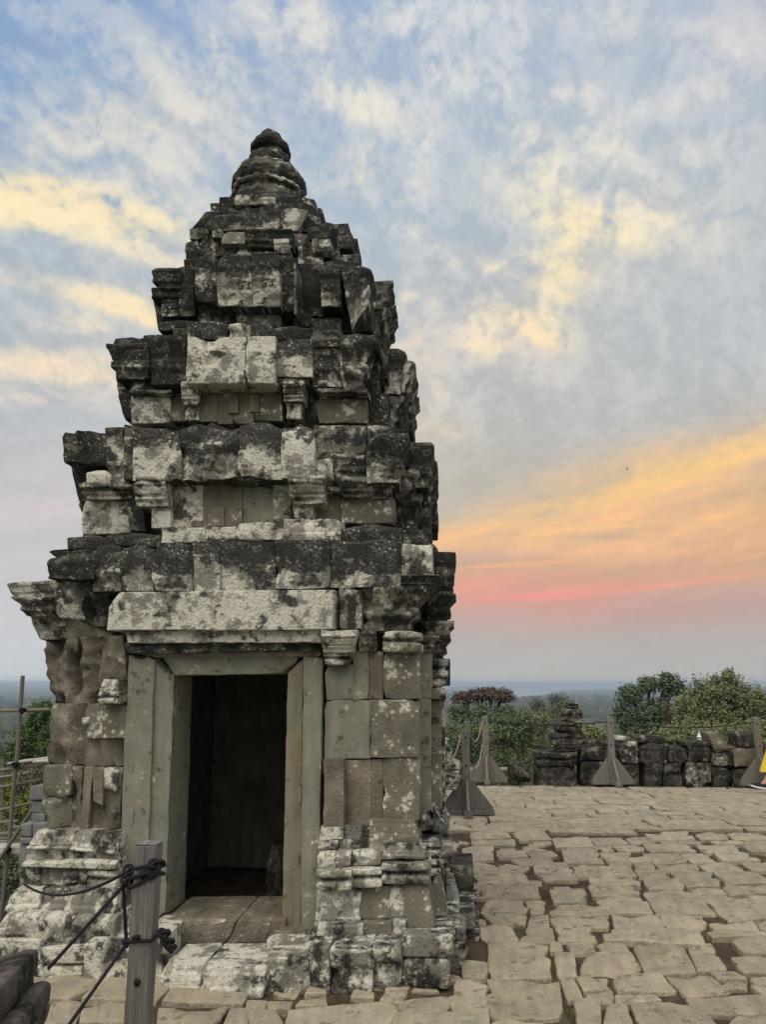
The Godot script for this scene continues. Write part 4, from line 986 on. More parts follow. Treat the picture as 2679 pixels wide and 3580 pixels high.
func ground_stone(pts: Array, fine: bool, lift := 0.0) -> ArrayMesh:
	var mid: Vector3 = (pts[0] + pts[1] + pts[2] + pts[3]) * 0.25
	var q := []
	for p in pts:
		q.append(p - (mid - p).normalized() * 0.016 + Vector3(0, lift + rng.randf_range(-0.004, 0.004), 0))
	return stone_mesh(q, Vector3(0, -0.13, 0), {"round": rng.randf_range(0.01, 0.018), "rough": 0.006, "cell": 0.05 if fine else 0.12, "chips": 5 if fine else 2, "chip": 1.1})

func outline(w: String, s: Array) -> PackedVector2Array:
	var out := PackedVector2Array()
	for i in 4:
		var p := on_level(w, s[i * 2], s[i * 2 + 1])
		out.append(Vector2(p.x, p.z))
	return out

func build_terrace() -> void:
	var sheet := PlaneMesh.new()
	sheet.size = Vector2(13, 17)
	sheet.subdivide_width = 140
	sheet.subdivide_depth = 170
	var arr := sheet.surface_get_arrays(0)
	var vv: PackedVector3Array = arr[Mesh.ARRAY_VERTEX]
	var uu: PackedVector2Array = arr[Mesh.ARRAY_TEX_UV]
	for i in vv.size():
		vv[i] += Vector3(3.4, -0.036 + nz.get_noise_2d(vv[i].x * 4.0, vv[i].z * 4.0) * 0.018, -5.2)
		uu[i] = Vector2(vv[i].x, vv[i].z)
	var st := SurfaceTool.new()
	st.create_from_arrays(commit(vv, PackedVector3Array(), uu, arr[Mesh.ARRAY_INDEX]).surface_get_arrays(0))
	st.generate_normals()
	structure("ground", st.commit(), M.dirt)
	var paving := Node3D.new()
	paving.name = "pavement"
	paving.set_meta("kind", "structure")
	add_child(paving)
	var count := 0
	for s in SLABS:
		var p := []
		for i in 4: p.append(on_level("J", s[i * 2], s[i * 2 + 1]))
		part("paving_stone", ground_stone(p, true, rng.randf_range(-0.008, 0.006)), M.V[rng.randi() % 4], paving)
		count += 1
	for s in FRONT:
		var p := []
		for i in 4: p.append(on_level("H", s[i * 2], s[i * 2 + 1]))
		part("paving_stone", ground_stone(p, true), M.V[rng.randi() % 4], paving)
		count += 1
	for s in FRONT2:
		var p := []
		for i in 4: p.append(on_level("G", s[i * 2], s[i * 2 + 1]))
		part("paving_stone", ground_stone(p, true), M.V[rng.randi() % 4], paving)
		count += 1
	# the rest of the floor, in courses, and small stones in what gaps are left
	var far_stones := []
	var inv := cam_basis.inverse()
	var laid := []
	for s in SLABS: laid.append(outline("J", s))
	for s in FRONT: laid.append(outline("H", s))
	for s in FRONT2: laid.append(outline("G", s))
	var spots := []
	var z := 0.6
	while z > -13.3:
		var dz := rng.randf_range(0.26, 0.46)
		var x := -4.1 + rng.randf_range(-0.3, 0.0)
		while x < 8.8:
			var dx := rng.randf_range(0.34, 0.98)
			spots.append([Vector3(x + dx * 0.5, 0, z - dz * 0.5), dx, dz])
			x += dx
		z -= dz
	z = -3.6
	while z > -9.0:
		var x := -2.6
		while x < 5.0:
			spots.append([Vector3(x + rng.randf_range(-0.05, 0.05), -0.012, z + rng.randf_range(-0.05, 0.05)), rng.randf_range(0.11, 0.2), rng.randf_range(0.1, 0.16)])
			x += 0.15
		z -= 0.13
	for sp in spots:
		var c: Vector3 = sp[0]
		var dx: float = sp[1]
		var dz: float = sp[2]
		if c.x - dx * 0.5 < -3.15: continue
		if c.x > -3.2 and c.x < -0.05 and c.z > -8.0 and c.z < -4.85: continue
		var l := inv * (c - EYE)
		var sx := CX + FS * l.x / maxf(-l.z, 0.1)
		var sy := CY - FS * l.y / maxf(-l.z, 0.1)
		var seen := -l.z > 0.5 and sx > -60 and sx < 2760 and sy < 3640
		var taken := false
		for pr in [[0, 0], [-0.42, -0.42], [0.42, -0.42], [0.42, 0.42], [-0.42, 0.42], [0.45, 0], [-0.45, 0]]:
			var pt := Vector2(c.x + dx * pr[0], c.z + dz * pr[1])
			for poly in laid:
				if absf(poly[0].x - pt.x) < 1.6 and absf(poly[0].y - pt.y) < 1.2 and Geometry2D.is_point_in_polygon(pt, poly):
					taken = true
					break
			if taken: break
		if taken: continue
		var g := func() -> float: return rng.randf_range(-0.022, 0.022)
		var p := [c + Vector3(-dx * 0.5 + g.call(), 0, -dz * 0.5 + g.call()), c + Vector3(dx * 0.5 + g.call(), 0, -dz * 0.5 + g.call()), c + Vector3(dx * 0.5 + g.call(), 0, dz * 0.5 + g.call()), c + Vector3(-dx * 0.5 + g.call(), 0, dz * 0.5 + g.call())]
		for k in 4: p[k] += (c - p[k]).normalized() * 0.021
		laid.append(PackedVector2Array([Vector2(p[0].x, p[0].z), Vector2(p[1].x, p[1].z), Vector2(p[2].x, p[2].z), Vector2(p[3].x, p[3].z)]))
		var m := ground_stone(p, false, rng.randf_range(-0.01, 0.006))
		if seen and count < 300 and dx > 0.25:
			part("paving_stone", m, M.V[rng.randi() % 4], paving)
			count += 1
		else:
			far_stones.append(m)
	if far_stones.size():
		var rest := part("paving_field", join(far_stones), M.V[0], paving)
		rest.set_meta("kind", "stuff")
	print("paving ", count, " + ", far_stones.size())
	structure("terrace_base", box_mesh(Vector3(-3.15, -7.0, -13.6), Vector3(10.0, -0.13, 3.2), 0.02), M.W)

# ------------------------------------------------------------------ things on the terrace
func build_weeds() -> void:
	var m := plain(Color(0.16, 0.17, 0.07), 0.8)
	for c in [["J", 135, 748, "dry weed tuft in the paving joint beside the shrine's plinth"], ["J", 600, 1402, "dry weed tuft in the joint between two large near paving slabs"]]:
		var p := on_level(c[0], c[1], c[2], -0.01)
		var blades := []
		for i in 9:
			var a := rng.randf() * TAU
			var h := rng.randf_range(0.02, 0.06)
			var o := Vector3(cos(a), 0, sin(a))
			blades.append(tube_mesh([o * 0.01, o * 0.02 + Vector3(0, h, 0), o * rng.randf_range(0.03, 0.06) + Vector3(0, h * 1.2, 0)], [0.003, 0.0025, 0.0006], 4))
		var w := part("weed_tuft", join(blades), m)
		w.position = p
		tag(w, c[3], "weed", "weeds in the paving joints")

func build_wall() -> void:
	var d := -on_level("K", 800, 612).z
	var wall := thing("ruined_wall", "low ruined wall of dark stacked stone blocks along the terrace edge", "wall")
	var list := [
		[[-55, 382, 250, 382, 250, 490, -55, 490], "W", {"profile": 5, "out": 0.05}], [[-55, 490, 250, 490, 250, 602, -55, 602], "W", {"profile": 2, "out": 0.05}],
		[[285, 298, 452, 302, 452, 450, 278, 450], "W", {}], [[276, 450, 455, 450, 455, 604, 282, 604], "W", {}], [[455, 310, 520, 310, 520, 604, 455, 604], "W", {}],
		[[548, 268, 622, 266, 625, 296, 545, 296], "P", {}], [[572, 298, 712, 300, 712, 470, 574, 470], "R", {}], [[525, 474, 714, 474, 714, 604, 525, 604], "W", {}],
		[[698, 252, 900, 262, 915, 318, 705, 312], "W", {"profile": 4, "out": 0.04}], [[718, 314, 928, 316, 925, 474, 722, 455], "W", {}], [[752, 452, 890, 470, 888, 618, 752, 616], "W", {}], [[895, 462, 1036, 465, 1036, 622, 893, 622], "W", {"profile": 5, "out": 0.03}],
		[[928, 332, 1068, 352, 1068, 468, 930, 462], "W", {}], [[1038, 290, 1238, 294, 1246, 340, 1044, 338], "W", {"profile": 4, "out": 0.05}], [[1076, 336, 1248, 340, 1246, 456, 1076, 454], "W", {}], [[1062, 458, 1258, 458, 1258, 628, 1062, 626], "R", {}],
		[[1264, 498, 1406, 502, 1404, 632, 1264, 630], "W", {}], [[1252, 390, 1412, 380, 1408, 490, 1256, 490], "W", {}], [[1222, 238, 1310, 234, 1402, 368, 1290, 402], "B", {}], [[1418, 348, 1586, 356, 1584, 498, 1420, 494], "B", {}],
		[[1414, 506, 1582, 506, 1580, 632, 1416, 632], "W", {}], [[1420, 226, 1592, 224, 1590, 362, 1450, 345], "W", {"round": 0.1}], [[1592, 336, 1800, 342, 1798, 488, 1592, 486], "W", {}], [[1590, 492, 1800, 492, 1798, 634, 1592, 634], "W", {}], [[1802, 400, 2000, 402, 2000, 636, 1802, 636], "W", {}]]
	for b in list:
		var q := []
		for i in 4: q.append(on_depth("K", b[0][i * 2], b[0][i * 2 + 1] if b[0][i * 2 + 1] < 600 else 650, d))
		var o := {"round": 0.028, "rough": 0.016, "chips": 5, "cell": 0.06}
		o.merge(b[2], true)
		part("stone_block", stone_mesh(q, Vector3(0, 0, -0.5), o), M[b[1]], wall)
	part("stone_block", stone_mesh([on_depth("K", 1285, 420, d), on_depth("K", 1350, 418, d), on_depth("K", 1345, 470, d), on_depth("K", 1290, 478, d)].map(func(p): return p + Vector3(0, 0, 0.015)), Vector3(0, 0, -0.1), {"round": 0.02}), M.P, wall)
	var stack := thing("stone_stack", "tapering pile of dark weathered carved stones standing on the wall end", "stones")
	for b in [[[1120, 308, 1188, 308, 1196, 385, 1112, 385], 0.06], [[1076, 378, 1215, 382, 1232, 500, 1060, 495], 0.03], [[1040, 472, 1215, 512, 1230, 592, 1018, 580], 0.0], [[990, 585, 1240, 596, 1245, 705, 985, 700], 0.0], [[1030, 700, 1230, 702, 1220, 742, 1030, 784], 0.02]]:
		var q := []
		for i in 4: q.append(on_depth("O", 1125 + (b[0][i * 2] - 1125) * 1.18, b[0][i * 2 + 1], d + 0.03))
		part("stone_block", stone_mesh(q, Vector3(0, 0, -0.4 + b[1] * 2), {"round": 0.03, "rough": 0.022, "chips": 5, "profile": 5, "out": 0.03, "cell": 0.05}), M.W, stack)
	var q := []
	for c in [[640, 850], [770, 850], [808, 1030], [650, 1030]]: q.append(on_depth("O", c[0], c[1], d - 0.15))
	tag(part("loose_block", stone_mesh(q, Vector3(-0.1, 0, -0.55), {"round": 0.07, "rough": 0.02, "chips": 4, "profile": 4, "out": 0.08}), M.W), "single dark stone lying on the paving beside the carved wall end", "stone")
	var kerb := thing("kerb_stones", "pale kerb stones at the terrace edge behind the wooden post", "kerb")
	for x in [[250, 340], [345, 430], [435, 505], [510, 640]]:
		var e := []
		for c in [[x[0], 908], [x[1], 912], [x[1], 938], [x[0], 940]]: e.append(on_depth("O", c[0], c[1], d + 0.4))
		part("kerb_stone", stone_mesh(e, Vector3(0, 0, -0.3), {"round": 0.03, "rough": 0.015}), M.P, kerb)
	var heap := thing("stone_heap", "grey lichened stone rubble heaped behind the shrine's corner", "rubble")
	var dh := 10.2
	for b in [[1180, 690, 1345, 760, "M"], [1190, 640, 1330, 692, "M"], [1175, 590, 1345, 645, "P"], [1200, 500, 1285, 600, "M"], [1190, 420, 1260, 505, "M"], [1150, 500, 1210, 760, "M"], [1150, 755, 1340, 800, "M"]]:
		var e := []
		for c in [[0, 1], [2, 1], [2, 3], [0, 3]]: e.append(on_depth("F", b[c[0]], b[c[1]], dh))
		part("stone_block", stone_mesh(e, Vector3(0, 0, -0.5), {"round": 0.06, "rough": 0.03, "chips": 4, "cell": 0.06}), M[b[4]], heap)

func make_post(at: Vector3, turn: float, h: float, w: float, label: String, mat: Material) -> Node3D:
	var t := thing("wooden_post", label, "post", at, "wooden rope posts")
	t.rotation.y = turn
	part("post", beam_mesh([Vector3(-w / 2, h, w / 2), Vector3(w / 2, h, w / 2), Vector3(w / 2, 0.0, w / 2), Vector3(-w / 2, 0.0, w / 2)], Vector3(0, 0, -w), 0.006, 0.002), mat, t)
	for s in [-1, 1]:
		part("base_board", box_mesh(Vector3(s * (w / 2 + 0.002), 0.004, 0.045), Vector3(s * 0.34, 0.07, -0.045), 0.006), mat, t)
		part("base_board", box_mesh(Vector3(-0.045, 0.006, s * (w / 2 + 0.002)), Vector3(0.045, 0.072, s * 0.34), 0.006), mat, t)
		part("brace", gusset(s, true, w), mat, t)
		part("brace", gusset(s, false, w), mat, t)
	for k in 2:
		part("bolt", tube_mesh([Vector3(0, h - 0.1 - 0.34 * k, w / 2 - 0.004), Vector3(0, h - 0.1 - 0.34 * k, w / 2 + 0.006)], 0.012, 8), M.rope, t)
	return t

func gusset(s: int, along_x: bool, w: float) -> ArrayMesh:
	var a := w / 2 + 0.002
	var th := 0.016
	var p := [Vector2(a, 0.42), Vector2(a + 0.02, 0.42), Vector2(0.32, 0.1), Vector2(0.32, 0.074), Vector2(a, 0.074)]
	var st := SurfaceTool.new()
	st.begin(Mesh.PRIMITIVE_TRIANGLES)
	var at := func(q: Vector2, e: float) -> Vector3: return Vector3(s * q.x, q.y, e) if along_x else Vector3(e, q.y, s * q.x)
	var tri := func(x: Vector3, y: Vector3, zz: Vector3, ux: Vector2, uy: Vector2, uz: Vector2) -> void:
		st.set_smooth_group(-1)
		st.set_uv(ux); st.add_vertex(x)
		st.set_uv(uy); st.add_vertex(y)
		st.set_uv(uz); st.add_vertex(zz)
	for e in [-th, th]:
		for i in range(1, p.size() - 1):
			var f: bool = (e > 0) == (s > 0)
			if not along_x: f = not f
			var i1 := i if f else i + 1
			var i2 := i + 1 if f else i
			tri.call(at.call(p[0], e), at.call(p[i1], e), at.call(p[i2], e), p[0], p[i1], p[i2])
	for i in p.size():
		var j := (i + 1) % p.size()
		tri.call(at.call(p[i], th), at.call(p[i], -th), at.call(p[j], -th), p[i], p[i] + Vector2(0.03, 0), p[j])
		tri.call(at.call(p[i], th), at.call(p[j], -th), at.call(p[j], th), p[i], p[j], p[j] + Vector2(0.03, 0))
	st.generate_normals()
	return st.commit()

func rope_path(a: Vector3, b: Vector3, sag: float, n := 24) -> Array:
	var out := []
	for i in n + 1:
		var t := float(i) / n
		out.append(a.lerp(b, t) - Vector3(0, sag * 4.0 * t * (1.0 - t), 0))
	return out

func rope(a: Vector3, b: Vector3, sag: float, r: float, label: String, mat: Material, group := "") -> void:
	tag(part("rope", tube_mesh(rope_path(a, b, sag), r, 6), mat), label, "rope", group)

func knot(c: Vector3, s: float, r: float) -> ArrayMesh:
	var p := []
	for i in 61:
		var t := TAU * i / 60.0
		p.append(c + Vector3(sin(t) + 2.0 * sin(2.0 * t), (cos(t) - 2.0 * cos(2.0 * t)) * 0.8, -sin(3.0 * t)) * s / 3.0)
	return tube_mesh(p, r, 7)

func build_posts() -> void:
	var g := func(x, y) -> Vector3: return on_level("I", x, y)
	var pa: Vector3 = g.call(188, 772)
	var pb: Vector3 = g.call(284, 612)
	var pc: Vector3 = g.call(905, 622)
	var pd: Vector3 = g.call(1634, 640)
	pd = on_depth("I", 1640, 640, -pc.z)
	pd.y = 0.0
	make_post(pa, 0.05, 1.03, 0.1, "weathered grey wooden post on crossed feet closest to the shrine's flank", M.wood)
	make_post(pb, 0.0, 1.06, 0.1, "weathered grey wooden post on crossed feet with a pale cord tied to it", M.wood2)
	make_post(pc, 0.12, 1.06, 0.1, "weathered grey wooden post on crossed feet before the middle of the ruined wall", M.wood2)
	make_post(pd, 0.0, 1.06, 0.1, "weathered grey wooden post on crossed feet beside the person in yellow", M.wood2)
	var hi := Vector3(0, 0.98, 0)
	var lo := Vector3(0, 0.62, 0)
	var o := Vector3(0.05, 0, 0)
	rope(pb + hi + o, pc + hi - o, 0.06, 0.009, "upper dark rope between the corded post and the middle post", M.rope)
	rope(pb + lo + o, pc + lo - o, 0.06, 0.009, "lower dark rope between the corded post and the middle post", M.rope)
	rope(pc + hi + o, pd + hi - o, 0.09, 0.009, "upper dark rope from the middle post to the post beside the person", M.rope)
	rope(pc + lo + o, pd + lo - o, 0.09, 0.009, "lower dark rope from the middle post to the post beside the person", M.rope)
	rope(pa + hi + o, pb + hi - o, 0.2, 0.009, "upper pale cord sagging between the two posts near the shrine", M.cord)
	rope(pa + lo + o, pb + lo - o, 0.2, 0.009, "lower pale cord sagging between the two posts near the shrine", M.cord)
	rope(pa + hi - o, on_depth("F", 1228, 610, 9.6), 0.1, 0.008, "upper thin cord from the post to the rubble heap", M.cord)
	rope(pa + lo - o, on_depth("F", 1228, 770, 9.6), 0.08, 0.008, "lower thin cord from the post to the rubble heap", M.cord)
	# the near post with its knotted ropes
	var d := 2.95
	var top := on_depth("Q", 322, 1822, d)
	var pn := Vector3(top.x, 0, -d)
	var near := make_post(pn, 0.06, top.y, 0.08, "purplish grey wooden post before the shrine door with black ropes knotted round it", M.wood)
	part("cap_edge", box_mesh(Vector3(-0.039, top.y + 0.001, -0.039), Vector3(0.039, top.y + 0.006, 0.039), 0.002), M.wood2, near)
	var w := 0.046
	var kn := on_depth("G", 745, 300, d + 0.02)
	var coil := thing("rope_binding", "black rope wound and knotted round the near post's top", "rope")
	for k in 2:
		var p := []
		var y0 := top.y - 0.095 - 0.028 * k
		for i in 33:
			var a := TAU * i / 32.0
			var m := maxf(absf(cos(a)), absf(sin(a)))
			p.append(pn + Vector3(cos(a) / m * w, y0 - cos(a) * -0.025 + sin(a) * 0.006, sin(a) / m * w))
		part("coil", tube_mesh(p, 0.0062, 7), M.rope, coil)
	part("knot", knot(on_depth("G", 905, 205, d - 0.06), 0.028, 0.0062), M.rope, coil)
	part("knot", knot(on_depth("G", 762, 240, d - 0.02), 0.03, 0.0062), M.rope, coil)
	part("knot", knot(on_depth("G", 740, 300, d - 0.02), 0.024, 0.0062), M.rope, coil)
	part("loop", tube_mesh([on_depth("G", 762, 228, d - 0.02), on_depth("G", 800, 222, d - 0.05), on_depth("G", 880, 205, d - 0.06), on_depth("G", 940, 185, d - 0.05)], 0.0065, 7), M.rope, coil)
	part("loop", tube_mesh([on_depth("G", 760, 280, d - 0.02), on_depth("G", 800, 270, d - 0.055), on_depth("G", 870, 245, d - 0.06), on_depth("G", 925, 225, d - 0.05)], 0.0065, 7), M.rope, coil)
	var coil2 := thing("rope_binding", "black rope tied once round the near post with a dangling knot", "rope")
	var p2 := []
	var yb := on_depth("G", 850, 622, d).y
	for i in 33:
		var a := TAU * i / 32.0
		var m := maxf(absf(cos(a)), absf(sin(a)))
		p2.append(pn + Vector3(cos(a) / m * w, yb + cos(a) * 0.004, sin(a) / m * w))
	part("coil", tube_mesh(p2, 0.0062, 7), M.rope, coil2)
	part("loop", tube_mesh([on_depth("G", 730, 645, d), on_depth("G", 760, 628, d - 0.03), on_depth("G", 800, 622, d - 0.055)], 0.008, 7), M.rope, coil2)
	part("knot", knot(on_depth("G", 945, 605, d - 0.03), 0.021, 0.0075), M.rope, coil2)
	part("knot", knot(on_depth("G", 968, 655, d - 0.03), 0.021, 0.0075), M.rope, coil2)
	part("knot", knot(on_depth("G", 990, 685, d - 0.03), 0.014, 0.0075), M.rope, coil2)
	part("knot", knot(on_depth("G", 730, 660, d), 0.012, 0.0065), M.rope, coil2)
	rope(on_depth("G", 745, 238, d), on_depth("G", 140, 318, 4.85), 0.07, 0.0062, "black rope running from the near post back past the shrine's plinth", M.rope)
	rope(on_depth("G", 716, 322, d), on_depth("G", 275, 808, 2.75), 0.0, 0.0062, "black rope slanting down from the near post's upper knot to the dark balustrade", M.rope)
	rope(on_depth("G", 712, 322, d), on_depth("G", 730, 660, d), 0.0, 0.0062, "short black rope hanging upright between the two knots beside the near post", M.rope)
	rope(on_depth("G", 728, 665, d), on_depth("G", 395, 1135, 2.7), 0.0, 0.0062, "black rope slanting down from the near post's lower knot", M.rope)
	# dark balustrade in the near corner
	var bal := thing("stone_balustrade", "dark purplish moulded stone balustrade end in the near corner", "balustrade")
	var far := on_depth("N", 335, 470, 2.75)
	var nearp := on_level("N", -60, 900, far.y)
	var dir := (nearp - far)
	dir.y = 0
	dir = dir.normalized() * 1.6
	var left := Vector3.UP.cross(dir).normalized()
	if left.x > 0: left = -left
	var lev := [[0.0, 0.0, 0.1, "black"], [0.075, 0.012, 0.06, "black"], [0.1, -0.05, 0.09, "black"], [0.165, -0.045, far.y - 0.17, "black"]]
	for b in lev:
		var e: Vector3 = far - left * -float(b[1]) + Vector3(0, -float(b[0]), 0)
		var q := [e + dir, e, e - Vector3(0, b[2], 0), e + dir - Vector3(0, b[2], 0)]
		part("moulding", stone_mesh(q, left * 0.42 + Vector3(0, -0.09, 0), {"round": 0.03, "rough": 0.008, "cell": 0.06}), M.black, bal)

func build_scaffold() -> void:
	var s := thing("scaffold", "bamboo pole scaffold with white planks beside the shrine's flank", "scaffold")
	var d := 7.4
	var L := func(x, y, dd := 0.0) -> Vector3: return on_depth("L", x, y, d + dd)
	for p in [[232, 330, 165, 1260, 0.026], [158, 1240, 78, 2180, 0.026]]:
		part("pole", tube_mesh([L.call(p[0], p[1]), L.call((p[0] + p[2]) * 0.5, (p[1] + p[3]) * 0.5), L.call(p[2], p[3])], p[4] * 0.75, 8), M.wood2, s)
	var foot: Vector3 = L.call(78, 2170)
	part("pole", tube_mesh([foot, Vector3(foot.x - 0.15, -6.0, foot.z)], 0.02, 8), M.wood2, s)
	for r in [[-120, 695, 510, 680, 0.03], [-120, 1322, 470, 1240, 0.05], [-120, 1505, 420, 1400, 0.12], [-120, 1742, 330, 1640, 0.12], [-100, 1962, 230, 1952, 0.2], [-100, 2015, 220, 2006, 0.3], [-100, 2062, 200, 2040, 0.35], [120, 1895, 320, 1885, 0.4], [-120, 1400, 300, 1330, 0.5], [-120, 1850, 180, 1830, 0.5], [-60, 2110, 120, 2050, 0.6]]:
		part("rail", tube_mesh([L.call(r[0], r[1], r[4]), L.call((r[0] + r[2]) * 0.5, (r[1] + r[3]) * 0.5 + 2, r[4]), L.call(r[2], r[3], r[4])], 0.016, 8), M.bamboo, s)
	part("brace", tube_mesh([L.call(470, 1500, -0.06), L.call(235, 1860, -0.06), L.call(-60, 2300, -0.06)], 0.018, 8), M.wood2, s)
	part("brace", tube_mesh([L.call(228, 1290, 0.3), L.call(160, 1480, 0.3)], 0.012, 6), M.bamboo, s)
	for k in [[20, 1180, 10, 2200], [330, 1240, 300, 1900], [-60, 700, -80, 2200]]:
		part("pole", tube_mesh([L.call(k[0], k[1], 0.55), L.call(k[2], k[3], 0.55)], 0.014, 6), M.bamboo, s)
	for k in [[230, 690], [150, 1250], [75, 2130]]:
		part("lashing", knot(L.call(k[0], k[1], -0.03), 0.03, 0.01), M.rope, s)
	part("plank", stone_mesh([L.call(70, 1226, 0.0), L.call(490, 1172, 0.0), L.call(490, 1196, 0.0), L.call(60, 1246, 0.0)], Vector3(0, 0, -0.3), {"round": 0.005, "rough": 0.003, "chips": 0}), M.plank, s)
	part("plank", stone_mesh([L.call(330, 1206, -0.12), L.call(490, 1203, -0.12), L.call(490, 1226, -0.12), L.call(330, 1230, -0.12)], Vector3(0, 0, -0.1), {"round": 0.005, "rough": 0.003, "chips": 0}), M.plank, s)
	for k in [[2070, 2098, 0.25], [2104, 2168, 0.0]]:
		part("plank", stone_mesh([L.call(-120, k[0], k[2]), L.call(318, k[0], k[2]), L.call(315, k[1], k[2]), L.call(-120, k[1] + 6, k[2])], Vector3(0, 0, -0.22), {"round": 0.005, "rough": 0.003, "chips": 0}), M.plank, s)
	var t := thing("cut_stones", "smooth light grey cut stones stacked behind the shrine's flank", "stones")
	for b in [[[312, 1470, 460, 1458, 460, 1612, 293, 1616], 6.95], [[312, 1622, 460, 1618, 460, 1748, 316, 1750], 6.98], [[314, 1754, 460, 1752, 460, 1842, 322, 1846], 6.96], [[205, 1862, 320, 1858, 320, 2000, 205, 2000], 6.85], [[324, 1858, 470, 1855, 470, 2000, 324, 2000], 6.85], [[195, 2004, 320, 2004, 320, 2066, 195, 2066], 6.84], [[324, 2004, 470, 2004, 470, 2066, 324, 2066], 6.84], [[190, 2070, 480, 2070, 480, 3300, 190, 3300], 6.86]]:
		var q := []
		for i in 4: q.append(on_depth("L", b[0][i * 2], b[0][i * 2 + 1], b[1]))
		part("stone_block", stone_mesh(q, Vector3(0, 0, -0.35), {"round": 0.012, "rough": 0.005, "chips": 1}), M.slate, t)
# ------------------------------------------------------------------ landscape and trees
func land_height(r: float, a: float) -> float:
	var y := lerpf(-4.0, -10.0, smoothstep(14.0, 60.0, r))
	y = lerpf(y, -42.0, smoothstep(50.0, 260.0, r))
	if r < 400.0: y += nz.get_noise_2d(cos(a) * r * 0.4, sin(a) * r * 0.4) * minf(2.0, r * 0.03)
	return y

func build_land() -> void:
	var rings := [0.0, 6.0, 12.0, 18.0, 26.0, 36.0, 50.0, 70.0, 95.0, 130.0, 180.0, 240.0, 330.0, 450.0, 700.0, 1100.0, 1800.0, 3000.0, 5000.0, 9500.0]
	var sides := 96
	var v := PackedVector3Array()
	var idx := PackedInt32Array()
	var col := PackedColorArray()
	for r in rings:
		for k in sides + 1:
			var a := TAU * (k % sides) / sides
			v.append(Vector3(cos(a) * r, land_height(r, a), sin(a) * r))
			var t := nz.get_noise_2d(cos(a) * r * 0.02 + 7.0, sin(a) * r * 0.02)
			col.append(Color(0.045, 0.06, 0.028).lerp(Color(0.085, 0.085, 0.045), clampf(t + 0.5, 0.0, 1.0)))
	var w := sides + 1
	for i in rings.size() - 1:
		for k in sides:
			var a := i * w + k
			idx.append_array([a, a + 1, a + w, a + 1, a + w + 1, a + w])
	var st := SurfaceTool.new()
	st.create_from_arrays(commit(v, PackedVector3Array(), PackedVector2Array(), idx, col).surface_get_arrays(0))
	st.generate_normals()
	var m := plain(Color(1, 1, 1), 1.0)
	m.vertex_color_use_as_albedo = true
	structure("terrain", st.commit(), m)
	# a lake far out on the plain
	var p := []
	for c in [[1660, 2404], [1800, 2402.5], [2000, 2402], [2230, 2402], [2220, 2406], [2060, 2412], [1960, 2414], [1945, 2424], [1860, 2434], [1760, 2440], [1690, 2436], [1650, 2420]]:
		p.append(on_level("S", c[0], c[1], -41.2))
	var lv := PackedVector3Array(p)
	var li := PackedInt32Array()
	for i in range(1, p.size() - 1): li.append_array([0, i, i + 1])
	var lake := StandardMaterial3D.new()
	lake.albedo_color = Color(0.05, 0.06, 0.07).linear_to_srgb()
	lake.roughness = 0.04
	var up := PackedVector3Array()
	up.resize(lv.size())
	up.fill(Vector3.UP)
	structure("water", commit(lv, up, PackedVector2Array(), li), lake)
	# far hills
	var hv := PackedVector3Array()
	var hi := PackedInt32Array()
	for i in 121:
		var a := deg_to_rad(-75.0 + i * 1.0)
		var r := 7500.0
		var left := 1.0 - smoothstep(-30.0, -8.0, rad_to_deg(a))
		var h := 8.0 + 36.0 * left * clampf(0.4 + nz.get_noise_2d(i * 1.1, 3.0) * 1.3, 0.0, 1.0) + 6.0 * clampf(nz.get_noise_2d(i * 2.3, 9.0), 0.0, 1.0)
		if a > deg_to_rad(2.0) and a < deg_to_rad(20.0): h = 3.0
		hv.append(Vector3(sin(a) * r, -46.0, -cos(a) * r))
		hv.append(Vector3(sin(a) * (r + 400.0), -42.0 + h, -cos(a) * (r + 400.0)))
		hv.append(Vector3(sin(a) * (r + 1600.0), -46.0, -cos(a) * (r + 1600.0)))
		if i < 120:
			for k in 2:
				var q := i * 3 + k
				hi.append_array([q, q + 1, q + 3, q + 1, q + 4, q + 3])
	var hs := SurfaceTool.new()
	hs.create_from_arrays(commit(hv, PackedVector3Array(), PackedVector2Array(), hi).surface_get_arrays(0))
	hs.generate_normals()
	structure("hills", hs.commit(), plain(Color(0.05, 0.06, 0.035), 1.0))
	# woods on the plain below the hill
	var ball := SphereMesh.new()
	ball.radius = 1.0
	ball.height = 2.0
	ball.radial_segments = 10
	ball.rings = 6
	var ba := ball.surface_get_arrays(0)
	var bv: PackedVector3Array = ba[Mesh.ARRAY_VERTEX]
	for i in bv.size(): bv[i] *= 1.0 + 0.35 * nz.get_noise_3dv(bv[i] * 2.5)
	var bs := SurfaceTool.new()
	bs.create_from_arrays(commit(bv, PackedVector3Array(), PackedVector2Array(), ba[Mesh.ARRAY_INDEX]).surface_get_arrays(0))
	bs.generate_normals()
	var wm := plain(Color(1, 1, 1), 1.0)
	wm.vertex_color_use_as_albedo = true
	var mm := MultiMesh.new()
	mm.transform_format = MultiMesh.TRANSFORM_3D
	mm.use_colors = true
	mm.mesh = bs.commit()
	mm.instance_count = 5200
	for i in 5200:
		var r := 90.0 * pow(25.0, rng.randf())
		var a := deg_to_rad(rng.randf_range(-48.0, 38.0))
		var s := rng.randf_range(3.0, 6.5) * (1.0 + r / 2500.0)
		var pos := Vector3(sin(a) * r, 0, -cos(a) * r)
		pos.y = land_height(r, atan2(pos.z, pos.x)) + s * 0.35
		mm.set_instance_transform(i, Transform3D(Basis(Vector3.UP, rng.randf() * TAU).scaled(Vector3(s, s * rng.randf_range(0.6, 1.1), s)), pos))
		mm.set_instance_color(i, Color(0.035, 0.055, 0.022).lerp(Color(0.08, 0.085, 0.035), rng.randf()))
	var woods := MultiMeshInstance3D.new()
	woods.name = "far_woods"
